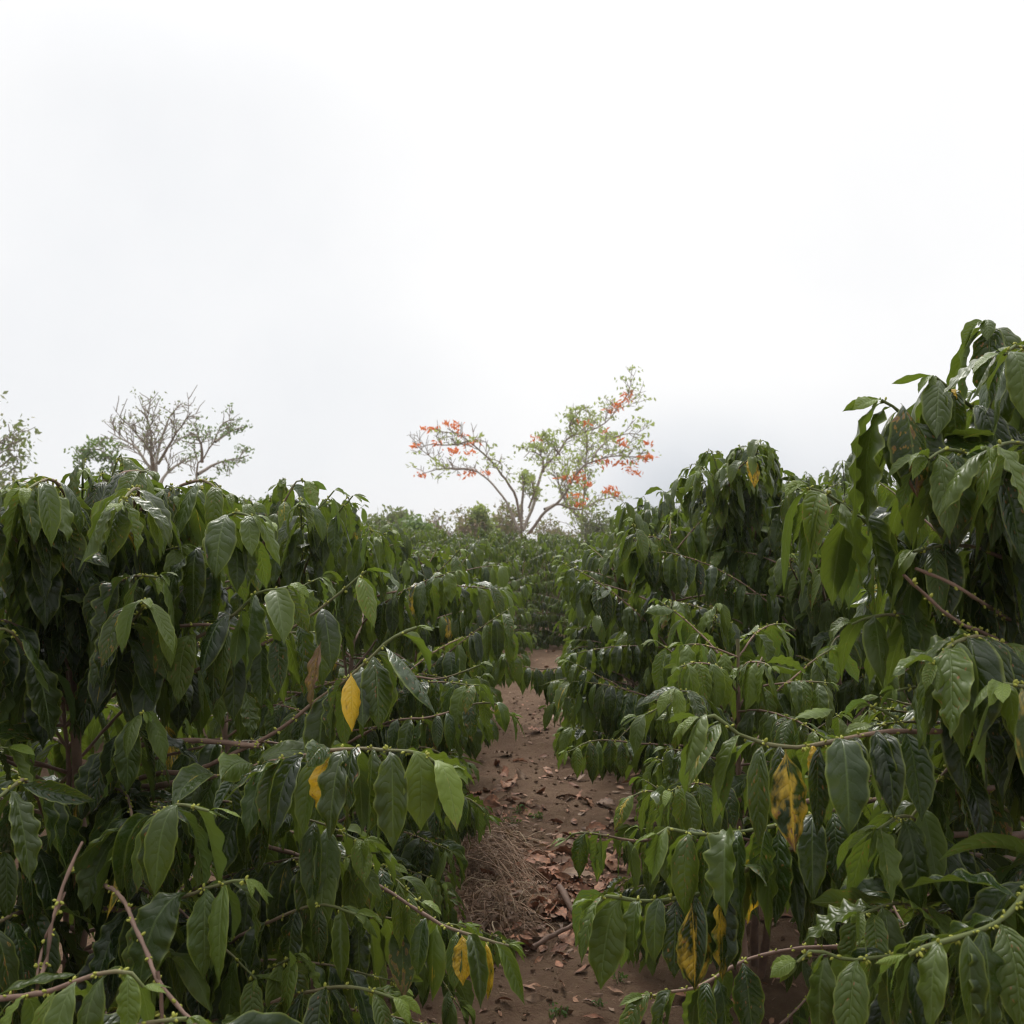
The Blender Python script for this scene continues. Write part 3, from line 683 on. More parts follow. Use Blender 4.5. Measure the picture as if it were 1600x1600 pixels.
hand_shrub(1155, 2.45, 935, .5, 52, 0, True, 'low young coffee shrub with bright green new shoots, right of the path', G2, L=.115, light=.12, xlim=(965, 1330), dens=.028,
    extra=[([(1090, 1290, 2.4), (1010, 1312, 2.35), (950, 1305, 2.3), (905, 1300, 2.3), (888, 1312, 2.3)], dict(l0=.5, L=.11)),
           ([(1120, 1250, 2.4), (1060, 1250, 2.35), (1010, 1232, 2.3), (980, 1245, 2.3)], dict(l0=.45, L=.12, light=.15, yel=.2))])
hand_shrub(1420, 3.1, 780, .7, 80, 1, True, 'coffee shrub seen through the branches of the tall right front one', G2, stems=2, xlim=(1230, 2200))
hand_shrub(1330, 4.6, 716, .62, 60, 1, False, 'coffee shrub in the second row on the right, its top between the two nearer ones', G2, stems=2, xlim=(1180, 1700), cr=(1240, 1400, 9))
hand_shrub(1050, 4.75, 785, .62, 84, 1, True, 'coffee shrub behind the broad domed one on the right of the path', G2, stems=2, xlim=(880, 1300), dens=.029, cr=(962, 1068, 9),
    extra=[([(960, 1050, 4.6), (900, 1040, 4.5), (850, 1046, 4.45), (800, 1038, 4.4), (786, 1045, 4.4)], dict(l0=.3, L=.12, step=.026)),
           ([(980, 1070, 4.6), (920, 1062, 4.5), (875, 1062, 4.4), (845, 1072, 4.4)], dict(l0=.2, L=.13, step=.026)),
           ([(980, 1020, 4.7), (930, 1010, 4.6), (895, 1015, 4.5), (880, 1030, 4.5)], dict(l0=.2, L=.13, step=.028)),
           ([(980, 1100, 4.6), (920, 1092, 4.4), (885, 1090, 4.3), (855, 1105, 4.3)], dict(l0=.2, L=.13, step=.028))])
hand_shrub(985, 6.1, 815, .6, 76, 1, False, 'coffee shrub on the right where the path bends out of sight', G2, stems=2, xlim=(868, 1300))
hand_shrub(975, 7.6, 836, .6, 76, 1, False, 'farthest coffee shrub of the right row before the bend', G2, stems=2, xlim=(880, 1300))

# ---- plantation beyond: prototypes and copies
def proto(h, R, n, seed):
    s = Shrub('coffee_shrub', (0, 0, 0), 2, False)
    s.fill(h, R, n, L=.14, stems=3, trim=False, r_stem=.014, dens=.045, light=.03, low=.08)
    return s.finish()
HT = []
_save = gz
gz = lambda x, y: 0.0
protos = [proto(1.5, .66, 80, 0), proto(1.4, .72, 84, 1), proto(1.6, .62, 80, 2)]
gz = _save
HT = [max(np.array(ch.bound_box)[:, 2].max() for ch in p_.children) for p_ in protos]
used = [False] * 3
def place(i, x, y, h, label, group):
    src = protos[i]
    if not used[i]: r = src; used[i] = True
    else:
        r = src.copy(); C.objects.link(r)
        for ch in src.children:
            c = ch.copy(); C.objects.link(c); c.parent = r
    sc = h / HT[i]
    r.location = (x, y, gz(x, y) - .02)
    r.rotation_euler = (0, 0, U(0, 6.28))
    r.scale = (min(1.15, sc * 1.1),) * 2 + (sc,)
    tag(r, label, 'coffee shrub', group)
def limit_h(x, y, h):
    """keep a far shrub's top under the hedge line of the photo"""
    g = gz(x, y)
    px, _, z = proj(np.array([(x - .5, y, 0), (x, y, 0), (x + .5, y, 0)]))
    if z[1] <= 0: return h
    lim = np.interp(px, SKY[:, 0], SKY[:, 1])
    lim = max(lim.max(), 0) - 7
    return min(h, P(px[1], lim, y)[2] - g)
mid = [(650, 8.6, 833, 'coffee shrub left of the bend, half hidden by the left row'), (722, 9.3, 834, 'small coffee shrub left of centre at the end of the path'),
       (790, 10.3, 834, 'coffee shrub facing the camera at the end of the path'), (858, 10.9, 842, 'coffee shrub right of centre at the end of the path'),
       (930, 10.2, 842, 'coffee shrub behind the bend of the path on its right'), (760, 11.6, 830, 'coffee shrub in the second line beyond the bend, under the coral tree')]
k = 0
for px, d_, ty, lb in mid:
    x = (px - 800) / F * d_
    place(k % 3, x, d_, top_height(px, ty, d_), lb, 'coffee shrubs at the end of the path'); k += 1
for row in range(7):
    y = 12.4 + row * 1.9
    for x in np.arange(-.52 * y, .54 * y, 1.25):
        xx = x + U(-.2, .2); yy = y + U(-.25, .25)
        px = 800 + xx / yy * F
        if row > 1 and not (560 < px < 960) and rng.random() < .35: continue
        h = limit_h(xx, yy, U(1.35, 1.75))
        if h < .75: continue
        place(k % 3, xx, yy, h, 'distant coffee shrub in the rows beyond the end of the path', 'coffee shrubs in the rows beyond'); k += 1
for (x0, grp) in ((-2.55, 'coffee shrubs in the next row on the left'), (2.75, 'coffee shrubs in the next row on the right')):
    for j, y in enumerate(np.arange(3.2, 12, 1.3)):
        if x0 > 0 and y < 4.5: continue
        xx = x0 + U(-.15, .15); h = limit_h(xx, y, U(1.4, 1.7))
        side = 'left' if x0 < 0 else 'right'
        place(k % 3, xx, y, h, 'coffee shrub in the next row to the %s, mostly hidden behind the nearer hedge' % side, grp); k += 1
for y in np.arange(5.5, 12, 1.25):   # filler between the near and the next rows
    for xx in (-1.35, 1.65):
        h = limit_h(xx + U(-.1, .1), y, U(1.4, 1.6))
        place(k % 3, xx, y, h, 'coffee shrub deep in the %s hedge behind the front plants' % ('left' if xx < 0 else 'right'), G1 if xx < 0 else G2); k += 1

# ------------------------------------------------------------------ ground
def ground():
    ys = np.concatenate([np.arange(-8, 1.6, .4), np.arange(1.6, 5.2, .016), np.arange(5.2, 10.5, .035), np.arange(10.5, 30, .8), np.geomspace(30, 300, 18)])
    xs = np.concatenate([-np.geomspace(300, 3, 22), np.arange(-2.9, -.8, .1), np.arange(-.8, 1.5, .016), np.arange(1.5, 3.2, .1), np.geomspace(3.3, 300, 22)])
    X, Y = np.meshgrid(xs, ys)
    Z = ground_z(X, Y)
    near = (1 - smooth(8, 11, Y)) * (1 - smooth(1.5, 2.5, np.abs(X)))
    Z = Z + near * (.022 * vnoise(X * 9, Y * 9) + .014 * vnoise(X * 23, Y * 21 + 4) + .009 * np.abs(vnoise(X * 47 + 3, Y * 47)))
    n, m = X.shape
    i, j = np.meshgrid(np.arange(n - 1), np.arange(m - 1), indexing='ij')
    b = (i * m + j).ravel()
    q = np.stack([b, b + 1, b + m + 1, b + m], 1)
    o = link('ground', make_mesh('ground', np.stack([X, Y, Z], -1).reshape(-1, 3), q, soil_material()))
    tag(o, kind='structure', label='reddish brown trodden soil of the coffee field')
ground()

def surf(x, y):
    return gz(x, y) + .022 * float(vnoise(np.array(x * 9), np.array(y * 9)))

def gp(px, py, lift=.01):
    d = 3.
    for _k in range(30):
        p = P(px, py, d); g = gz(p[0], p[1]) + lift; d *= max(.7, min(1.4, g / p[2])) if p[2] < 0 else 1.4
    return P(px, py, d)
# fallen leaves
def dead_leaf_mesh():
    lv = Leaves()
    lv.add((-.05, 0, .012), 0., .11, p0=U(-.1, .5), p1=-U(.2, .9), k=1.2, fold=U(.1, .9), cv=U(-.4, .6), wa=U(.1, .3), tw=U(-1., 1.), W=U(.035, .055), da=U(-.5, .5))
    return lv.mesh('fallen_leaf', 1, mat=M_DEAD)
DL = [dead_leaf_mesh() for _ in range(8)]
cnt = 0
spots = []
def drop(px, py, spread, n):
    for _ in range(n):
        x_, y_ = px + rng.normal(0, spread), py + rng.normal(0, spread * .55)
        if not (690 < x_ < 1160 and 1100 < y_ < 1600): continue
        # intersect the pixel's ray with the ground
        d = 2.5
        for _k in range(30):
            p = P(x_, y_, d); g = gz(p[0], p[1]); d *= max(.7, min(1.4, g / p[2])) if p[2] < 0 else 1.4
        p = P(x_, y_, d); spots.append((p[0], p[1]))
drop(866, 1385, 38, 150); drop(800, 1245, 40, 34); drop(930, 1350, 50, 24); drop(880, 1440, 30, 16); drop(740, 1250, 20, 10)
drop(900, 1250, 60, 16); drop(1100, 1450, 60, 16); drop(825, 1140, 14, 6); drop(870, 1590, 30, 3); drop(745, 1500, 25, 8)
for x, y in spots:
    o = link('fallen_leaf', DL[cnt % 8], None, (x, y, surf(x, y) + U(0, .012)))
    o.rotation_euler = (U(-.5, .5), U(-.5, .4) + (PI if rng.random() < .3 else 0), U(0, 6.28))
    s_ = U(.6, 1.3); o.scale = (s_,) * 3
    tag(o, 'curled reddish brown dead leaf lying on the soil path', 'dead leaf', 'dead leaves fallen on the path'); cnt += 1

def litter():
    lv = Leaves()
    for _ in range(2600):
        if rng.random() < .6: x, y = rng.choice([-1, 1]) * U(.38, .95) + .15, U(1.8, 10)
        elif rng.random() < .8: x, y = rng.normal(.15, .2), rng.normal(4.1, .42)
        else: x, y = rng.normal(.12, .3), U(2.5, 10)
        z = surf(x, y) + .006
        L_ = U(.02, .075)
        lv.add((x, y, z), U(0, 6.28), L_, p0=U(-.2, .4), p1=U(-.5, .4), k=1.2, W=L_ * U(.25, .5), fold=U(0, .8), roll=U(-.6, .6), tw=U(-1, 1), wa=.2)
    o = link('leaf_litter', lv.mesh('leaf_litter', 2, mat=M_DEAD))
    tag(o, 'broken brown leaf litter scattered over the soil', 'leaf litter', kind='stuff')
litter()

M_DRYW = simple_leaf_material('withered', (.19, .11, .065), (.30, .20, .12), (.3, .2, .1), .2)
M_STRAW = bark_material('straw', (.22, .13, .08), (.34, .22, .14), green=(.52, .40, .26))
def straw():
    tb = Tubes(); lv = Leaves()
    for i in range(1000):
        u_ = rng.random(); px_ = 715 + 140 * rng.random() ** 1.2; py_ = U(1300, 1445)
        if px_ > 800 + (py_ - 1300) * .25: continue
        q = gp(px_, py_, 0.); m = math.exp(-((px_ - 745) / 55) ** 2) * .085 * (.2 + 1.1 * rng.random()) * max(0., .6 + 2.2 * float(vnoise(np.array(q[0] * 9.), np.array(q[1] * 7.))))
        a = rng.normal(-.7, 1.2); l = U(.03, .2)
        p0 = q + (0, 0, m * rng.random() + .005)
        p2 = p0 + np.array((math.cos(a) * l, math.sin(a) * l, -m * U(.1, .9)))
        p2[2] = max(p2[2], gz(p2[0], p2[1]) + .006)
        p1 = (p0 + p2) / 2 + rng.normal(0, .02, 3) + (0, 0, .025)
        tb.add(resample([p0, p1, p2], .025)[0], U(.0005, .0012) * rng.choice([1, 1, 1, 2.4]), 3, rng.random() ** 2)
        if rng.random() < .95:
            for _ in range(3):
                L_ = U(.015, .055); lv.add(p0 + (p2 - p0) * rng.random() + rng.normal(0, .008, 3) + (0, 0, .008), U(0, 6.28), L_, p0=U(-1, .6), p1=U(-1.3, .2), k=1.5, W=L_ * U(.2, .4), fold=U(0, .9), tw=U(-1.5, 1.5), wa=.2)
    for i in range(30):
        a_ = gp(U(725, 790), U(1295, 1350), U(.05, .14)); e_ = gp(U(800, 880), U(1330, 1440), .01)
        tb.add(resample([a_, (a_ + e_) / 2 + (0, 0, .04), e_], .05)[0] , U(.001, .0022), 4)
    o = link('dry_grass', tb.mesh('dry_grass', M_STRAW))
    tag(o, 'heap of dry straw-coloured grass spilling onto the path from the left', 'dry grass', kind='stuff')
    tag(link('withered_weeds', lv.mesh('withered_weeds', 3, mat=M_DRYW)), 'withered brown weed leaves in the heap of dry grass', 'dead weeds', kind='stuff')
straw()
def flecks():
    tb = Tubes()
    for i in range(1500):
        x, y = rng.normal(.2, .35), U(2.2, 9)
        z = surf(x, y) + .003; a = U(0, 6.28); l = U(.005, .03)
        tb.add([(x, y, z), (x + math.cos(a) * l * .5, y + math.sin(a) * l * .5, z + .003), (x + math.cos(a) * l, y + math.sin(a) * l, z)], U(.0006, .0016), 3)
    tag(link('straw_flecks', tb.mesh('straw_flecks', M_STRAW)), 'tiny straw and twig flecks on the soil', 'straw', kind='stuff')
    # clods
    import bmesh
    bm = bmesh.new()
    from mathutils import Matrix, noise
    for i in range(900):
        x, y = rng.normal(.2, .35), U(2.3, 8); r = U(.003, .011)
        m = Matrix.Translation((x, y, surf(x, y) + r * .3)) @ Matrix.Rotation(U(0, 6), 4, 'Z') @ Matrix.Diagonal((r * U(.7, 1.3), r, r * U(.5, .9), 1))
        res = bmesh.ops.create_icosphere(bm, subdivisions=1, radius=1, matrix=m)
        for v in res['verts']: v.co += Vector(rng.normal(0, r * .16, 3))
    me = bpy.data.meshes.new('soil_clods'); bm.to_mesh(me); bm.free()
    me.materials.append(bpy.data.materials['soil'])
    tag(link('soil_clods', me), 'small clods of crumbled soil on the path', 'soil', kind='stuff')
flecks()

# sticks on the path
def stick(pts, r, label):
    base = np.array(pts[0])
    tb = Tubes(); p = resample(pts, .03)[0]; p = p + rng.normal(0, .0015, p.shape)
    tb.add(p, np.linspace(r, r * .6, len(p)) * (1 + .12 * rng.normal(0, 1, len(p)).clip(-1, 1)), 7)
    for e, rr in ((0, r), (-1, r * .6)):   # closed ends
        q = p[e]; dd = p[e] - p[1 if e == 0 else -2]; dd /= np.linalg.norm(dd)
        tb.add([q, q + dd * .0015], [rr, rr * .05], 7)
    o = link('fallen_stick', tb.mesh('fallen_stick', M_TWIG, base), None, tuple(base))
    tag(o, label, 'stick', 'sticks fallen on the path')
stick([gp(832, 1480, .03), gp(862, 1462, .04), gp(905, 1440, .04)], .009, 'pale broken stick on the soil below the dead leaves')
stick([gp(875, 1385, .05), gp(888, 1410, .05), gp(903, 1440, .02)], .014, 'stub of grey rotting wood among the dead leaves')
stick([gp(880, 1500, .008), gp(893, 1485, .01), gp(905, 1478, .008)], .0022, 'thin pale twig curled on the bare soil')

# weeds
M_WEED = simple_leaf_material('weed', (.05, .11, .02), (.09, .17, .04))
def diamonds(cs, r, nrmv=None, asp=.45):
    """little pointed leaflets: arrays of centres (n,3), radii (n,) -> verts, quads"""
    n = len(cs); d = rng.normal(0, 1, (n, 3)); d /= np.linalg.norm(d, axis=1)[:, None]
    if nrmv is not None: d = d + nrmv; d /= np.linalg.norm(d, axis=1)[:, None]
    e = np.cross(d, rng.normal(0, 1, (n, 3))); e /= np.linalg.norm(e, axis=1)[:, None]
    f = np.cross(d, e)
    r = r[:, None]
    v = np.stack([cs - d * r, cs - e * r * asp + f * r * .12, cs + d * r, cs + e * r * asp + f * r * .12], 1).reshape(-1, 3)
    return v, np.arange(n * 4).reshape(-1, 4)
def weed(px, py, sz, lb):
    c = gp(px, py, .0)
    lv = []; n = 26
    ths = U(0, 6.28, n)
    cs = np.stack([np.cos(ths) * U(.2, 1, n) * sz, np.sin(ths) * U(.2, 1, n) * sz, U(.1, .9, n) * sz], 1)
    v, q = diamonds(cs, U(.15, .35, n) * sz, np.array((0, 0, .3)))
    tb = Tubes()
    for k_ in cs[::3]: tb.add([(0, 0, -.01), k_ * .5 + (0, 0, .005), k_], .0012, 3, 1.)
    e = bpy.data.objects.new('weed', None); C.objects.link(e); e.location = tuple(c)
    tag(e, lb, 'weed', 'green weeds on the path')
    link('leaves', make_mesh('leaves', v, q, M_WEED, {'rnd': ('FLOAT', rng.random(len(v)))}), e)
    link('stalk', tb.mesh('stalk', M_TWIG), e)
weed(870, 1588, .035, 'small pale green weed at the bottom edge of the path')
weed(965, 1535, .03, 'tiny weed on the bare soil under the yellowing branch')
weed(935, 1575, .025, 'tiny weed between the bottom edge and the yellowing branch')
for a_, b_, l_ in ((812, 1272, 'thin green weed by the dead leaves higher on the path'), (835, 1280, 'sparse green weed left of the shaded soil'), (800, 1290, 'low green weed just above the dry straw')):
    weed(a_, b_, .04, l_)

# ------------------------------------------------------------------ far trees
M_BARK = bark_material('tree_bark', (.16, .13, .10), (.33, .28, .23))  # some of the distance haze is put into this pale bark colour
M_CORAL = simple_leaf_material('coral_tree_leaf', (.20, .26, .07), (.34, .38, .13), (.4, .5, .12), .4)
M_FLOWER = simple_leaf_material('coral_flower', (.75, .18, .04), (.85, .32, .07), (.8, .2, .04), .3)
M_GREEN = simple_leaf_material('far_green_leaf', (.09, .15, .04), (.17, .24, .07))
M_OLIVE = simple_leaf_material('far_olive_leaf', (.16, .17, .08), (.26, .25, .12))
M_DRY = simple_leaf_material('far_dry_leaf', (.24, .15, .10), (.36, .26, .18))

class Tree:
    def __init__(s, name, base, label, cat='tree', group=None, mat=None):
        s.base = np.array(base, float)
        s.e = bpy.data.objects.new(name, None); C.objects.link(s.e); s.e.location = tuple(s.base)
        tag(s.e, label, cat, group); s.tb = Tubes(); s.tips = []; s.mat = mat
    def limb(s, pts, r0, r1, spawn=0, f0=.4, tl=(.5, 1.1), up=.35, sub=2, wob=.02, twr=.35):
        p, sl = resample(pts, .25)
        w = np.cumsum(rng.normal(0, wob, p.shape), 0); w -= w[-1] * np.linspace(0, 1, len(p))[:, None]; w[0] = 0
        p = p + w
        r = np.linspace(r0, r1, len(p))
        s.tb.add(p, r, 6)
        s.twigs(p, r, spawn, f0, tl, up, sub, twr)
        s.tips.append(p[-1])
        return p
    def twigs(s, p, r, n, f0, tl, up, sub, twr=.35):
        T = np.gradient(p, axis=0); T /= np.linalg.norm(T, axis=1)[:, None] + 1e-9
        for i in range(n):
            f = f0 + (1 - f0) * (i + U(0, 1)) / n
            k_ = min(len(p) - 1, int(f * (len(p) - 1)))
            d = rng.normal(0, 1, 3); d -= d.dot(T[k_]) * T[k_]; d /= np.linalg.norm(d) + 1e-9
            d = d * .75 + T[k_] * .65 + np.array((0, 0, up)); d /= np.linalg.norm(d)
            L_ = U(*tl)
            q = [p[k_]]
            for j in range(4):
                d = d + rng.normal(0, .16, 3); d /= np.linalg.norm(d)
                q.append(q[-1] + d * L_ / 4)
            q = np.array(q); rr = np.linspace(max(.012, r[k_] * twr), .007, 5)
            s.tb.add(q, rr, 4)
            if sub > 0: s.twigs(q, rr, 3, .3, (L_ * .4, L_ * .7), up * .6, sub - 1, .8)
            else: s.tips.append(q[-1])
            if sub > 0: s.tips.append(q[-1])
    def crown(s, tips, per, rad, leaf, flat=.4, mat=None, name='crown', keep=1.):
        tips = [t for t in tips if rng.random() < keep]
        c = np.repeat(np.array(tips), per, 0)
        o = rng.normal(0, 1, c.shape) * rad; o[:, 2] *= flat
        v, q = diamonds(c + o, U(*leaf, len(c)), np.array((0, 0, -.5)))
        link(name, make_mesh(name, v - s.base, q, mat or s.mat, {'rnd': ('FLOAT', np.repeat(rng.random(len(c)), 4))}), s.e)
    def done(s): link('trunk', s.tb.mesh('trunk', M_BARK, s.base), s.e)

def coral():
    D = 34.
    Z = lambda x, y, dd=0: P(500 + x / 2.6667, 550 + y / 2.6667, D + dd)
    bx = P(815, 850, D); base = (bx[0], D, gz(bx[0], D))
    t = Tree('coral_tree', base, 'leaning coral tree with orange flowers and sparse pale leaves in the centre beyond the shrubs', mat=M_CORAL)
    t.limb([base, Z(842, 800), Z(845, 640), Z(842, 500)], .07, .035, 3, .8, (.3, .5))
    A = dict(spawn=11, f0=.35, tl=(.35, .8), sub=1)
    t.limb([Z(840, 745), Z(800, 590, -.5), Z(740, 500, -1), (Z(680, 430, -1.2)), Z(620, 370, -1.5), Z(530, 318, -1.5)], .05, .014, 18, .45, (.35, .8), .2, 1)
    t.limb([Z(838, 750), Z(745, 585, .5), Z(640, 495, 1), Z(520, 480, 1.2), Z(430, 410, 1.5), Z(385, 370, 1.7)], .045, .012, 18, .4, (.3, .7), .3, 1)
    t.limb([Z(640, 495, 1), Z(560, 490, .2), Z(470, 500, -.3), Z(405, 515, -.5)], .03, .01, 7, .3, (.2, .5), .1, 1)
    t.limb([Z(620, 370, -1.5), Z(560, 385, -1), Z(480, 380, -.8), Z(400, 400, -.8)], .03, .01, 8, .2, (.2, .5), .2, 1)
    t.limb([Z(845, 745), Z(900, 610, .6), Z(930, 500, 1), Z(1000, 430, 1.4), Z(1060, 350, 1.7), Z(1180, 305, 2), Z(1245, 235, 2.2), Z(1300, 155, 2.4)], .06, .013, 28, .3, (.35, .95), .2, 1)
    t.limb([Z(870, 755), Z(935, 655, -.5), Z(1020, 590, -1), Z(1065, 500, -1.2), Z(1140, 440, -1.5), Z(1250, 425, -1.6), Z(1360, 440, -1.8)], .055, .013, 24, .35, (.35, .8), .3, 1)
    t.limb([Z(930, 500, 1), Z(925, 440, .5), Z(880, 420, 0), Z(850, 440, -.2)], .035, .012, 7, .3, (.25, .5), .3, 1)
    t.limb([Z(1000, 430, 1.4), Z(960, 380, 1), Z(920, 350, .8)], .035, .012, 7, .2, (.25, .5), .3, 1)
    t.limb([Z(1060, 350, 1.7), Z(1040, 300, 1.2), Z(1090, 240, 1), Z(1120, 225, 1)], .03, .012, 8, .2, (.25, .5), .2, 1)
    t.limb([Z(1140, 440, -1.5), Z(1200, 370, -1), Z(1290, 340, -.5), Z(1350, 350, -.3)], .035, .012, 10, .2, (.25, .6), .2, 1)
    t.limb([Z(935, 655, -.5), Z(1000, 640, 0), Z(1080, 665, .5), Z(1180, 620, .6), Z(1250, 600, .6)], .045, .012, 10, .3, (.25, .6), .3, 1)
    t.limb([Z(870, 650, 0), Z(890, 590, -.3), Z(880, 540, -.6)], .04, .015, 6, .3, (.2, .5), .3, 1)
    xs = proj(np.array(t.tips))[0]
    lf = [p_ for p_, x_ in zip(t.tips, xs) if x_ > 790 or rng.random() < .3]
    t.crown(lf, 9, .14, (.045, .10), .3, keep=.5)
    t.done()
    for (x, y, dd) in [(430, 320, 0), (470, 325, 0), (530, 300, -1.5), (565, 305, -1.5), (590, 345, -1.5), (490, 378, -.8), (405, 395, -.8), (545, 405, .5), (570, 420, .5), (630, 420, 0), (645, 380, -1.5),
                       (605, 385, -1), (640, 495, 1), (705, 500, 0), (415, 515, -.5), (605, 512, 0), (1290, 175, 2.4), (1275, 200, 2.3), (1230, 240, 2.2), (1210, 245, 2.2), (1240, 215, 2.2), (895, 362, .8), (1240, 365, -.5), (1275, 378, -.5),
                       (1165, 455, -1.5), (1200, 460, -1.5), (1240, 462, -1.6), (1350, 440, -1.8), (1375, 435, -1.8), (1290, 485, -1.6), (1310, 500, -1.6), (1070, 500, -1.2), (1090, 520, -1.2), (1060, 535, -1.2), (1010, 520, -1.1), (1115, 550, -1),
                       (1200, 580, .6), (1230, 590, .6), (1215, 565, .6), (1070, 600, .5), (1080, 632, .5), (1095, 640, .5), (1180, 330, 2), (1100, 290, 1), (1370, 385, -.5), (1065, 630, .5), (1295, 460, -1.6)]:
        c = Z(x + U(-6, 6), y + U(-4, 4), dd)
        n = 16
        cs = c + rng.normal(0, 1, (n, 3)) * (.13, .13, .06)
        cs = c + (cs - c) * .8
        v, q = diamonds(cs, U(.07, .11, n), np.array((0, 0, .3)), .35)
        link('flower_cluster', make_mesh('flower_cluster', v - t.base, q, M_FLOWER, {'rnd': ('FLOAT', np.repeat(rng.random(n), 4))}), t.e)
    # slender companion
    D2 = 38.; Z2 = lambda x, y, dd=0: P(500 + x / 2.6667, 550 + y / 2.6667, D2 + dd)
    b2 = P(912, 850, D2); base2 = (b2[0], D2, gz(b2[0], D2))
    t2 = Tree('slender_tree', base2, 'slender upright tree with thin pale crown standing behind the coral tree on its right', mat=M_CORAL)
    t2.limb([base2, Z2(1098, 700), Z2(1105, 560), Z2(1112, 420), Z2(1118, 290)], .07, .02, 30, .35, (.5, 1.1), .4, 1)
    t2.limb([Z2(1098, 700), Z2(1040, 640), Z2(1000, 560), Z2(985, 500)], .06, .02, 10, .3, (.4, .8), .4, 1)
    t2.crown(t2.tips, 7, .16, (.05, .10), .45, keep=.7); t2.done()
coral()

def bare_tree():
    D = 27.
    Z = lambda x, y, dd=0: P(x / 3.2, 600 + y / 3.2, D + dd)
    b = P(243, 860, D); base = (b[0], D, gz(b[0], D))
    t = Tree('bare_tree', base, 'nearly bare many-stemmed tree with fine twigs behind the left shrubs', mat=M_OLIVE)
    base = tuple(base)
    t.limb([base, Z(775, 500), Z(790, 350, .3), Z(835, 190, .5), Z(905, 100, .6)], .075, .012, 16, .4, (.35, .8), .35, 1)
    t.limb([Z(775, 520), Z(765, 330, -.5), Z(735, 170, -.8), Z(705, 130, -.8)], .055, .012, 16, .35, (.35, .8), .4, 1)
    t.limb([Z(780, 480), Z(700, 330, .5), Z(600, 270, .9), Z(540, 235, 1)], .045, .01, 14, .35, (.35, .7), .35, 1)
    t.limb([Z(790, 400), Z(850, 290, -.3), Z(905, 205, -.6), Z(960, 140, -.8)], .045, .01, 12, .3, (.3, .7), .3, 1)
    t.limb([Z(780, 470), Z(740, 330, -.9), Z(660, 220, -1.4), Z(600, 165, -1.5)], .04, .01, 14, .35, (.3, .7), .4, 1)
    t.limb([Z(800, 500), Z(880, 420, .6), Z(940, 370, 1)], .05, .012, 8, .3, (.3, .7), .4, 1)
    t.crown(t.tips, 4, .13, (.03, .06), .6, keep=.35); t.done()
    b = P(318, 860, D + 2); base = (b[0], D + 2, gz(b[0], D + 2))
    D = 29.
    t = Tree('umbrella_tree', base, 'thin spreading tree with small flat green leaf tufts, right of the bare tree', mat=M_GREEN)
    t.limb([base, Z(985, 480), Z(1010, 390), Z(1075, 280), Z(1120, 190), Z(1195, 178)], .06, .012, 9, .55, (.3, .6), .2, 1)
    t.limb([Z(990, 450), Z(1080, 400, .4), Z(1150, 380, .6), Z(1245, 355, .8)], .05, .012, 7, .4, (.2, .5), .1, 1)
    t.limb([Z(1010, 390), Z(1000, 310, -.4), Z(975, 250, -.6), Z(935, 235, -.6)], .05, .012, 7, .5, (.2, .5), .1, 1)
    t.limb([Z(1075, 290), Z(1150, 240, .5), Z(1235, 212, .7)], .04, .012, 6, .4, (.2, .4), .1, 1)
    t.crown(t.tips, 10, .12, (.04, .07), .25, keep=.55); t.done()
    b = P(165, 860, D); base = (b[0], D, gz(b[0], D))
    t = Tree('umbrella_tree', base, 'small flat-topped green tree just left of the bare tree', mat=M_GREEN)
    t.limb([base, Z(560, 470), Z(540, 370), Z(510, 335), Z(470, 325), Z(400, 330)], .08, .015, 12, .6, (.25, .6), .25, 1)
    t.crown(t.tips, 16, .14, (.05, .09), .35); t.done()
    # trees low behind, far left
    D = 21.
    b = P(-12, 860, D); base = (b[0], D, gz(b[0], D))
    t = Tree('leafy_tree', base, 'droopy leafy tree cut by the left edge of the picture', mat=M_OLIVE)
    t.limb([base, Z(-40, 480), Z(-40, 300), Z(-50, 160)], .08, .02, 26, .3, (.35, .8), -.1, 1)
    t.crown(t.tips, 8, .12, (.04, .09), .9, keep=.7); t.done()
    for px, py, D_, w, nm, lb, mt, cat in [(42, 742, 24, 1.1, 'dry_shrub', 'pinkish dry scrub low on the skyline at far left', M_DRY, 'shrub'), (155, 745, 31, 1.6, 'low_tree', 'low green treetop just above the left shrubs', M_GREEN, 'tree'),
                                (232, 752, 33, 1.3, 'dry_shrub', 'grey-brown dry scrub at the foot of the bare tree', M_DRY, 'shrub')]:
        blob_tree(px, py, D_, w, nm, lb, mt, cat)

def blob_tree(px, py, D, w, nm, lb, mt, cat, shape=1.0, dens=1.0, leaf=(.05, .1)):
    tp = P(px, py, D); g = gz(tp[0], D); base = (tp[0], D, g); H = tp[2] - g
    t = Tree(nm, base, lb, cat, mat=mt)
    for i in range(6):
        a = U(0, 6.28); rr = w * U(.1, .55)
        e_ = np.array((base[0] + math.cos(a) * rr, base[1] + math.sin(a) * rr, g + H * U(.8, .97) - rr * shape * .6))
        t.limb([base, (np.array(base) + e_) / 2 + (0, 0, H * .1), e_], .06, .015, int(12), .55, (w * .2, w * .5), .3, 1, twr=.3)
    tips = [p for p in t.tips if p[2] < g + H * 1.03]
    t.crown(tips, int(9 * dens), .12, leaf, .7); t.done()
bare_tree()
blob_tree(612, 784, 30, .9, 'round_tree', 'small hazy olive-green treetop on the skyline left of the coral tree', M_OLIVE, 'tree', 1., 1.6)
blob_tree(648, 796, 24, .5, 'spiky_shrub', 'spiky green shrub top between the round treetop and the coral tree', M_GREEN, 'shrub', 1., 1.)
blob_tree(752, 780, 36, .5, 'cypress_tree', 'small bright green conical treetop left of the coral tree trunk', M_CORAL, 'tree', 1.6, 3.)
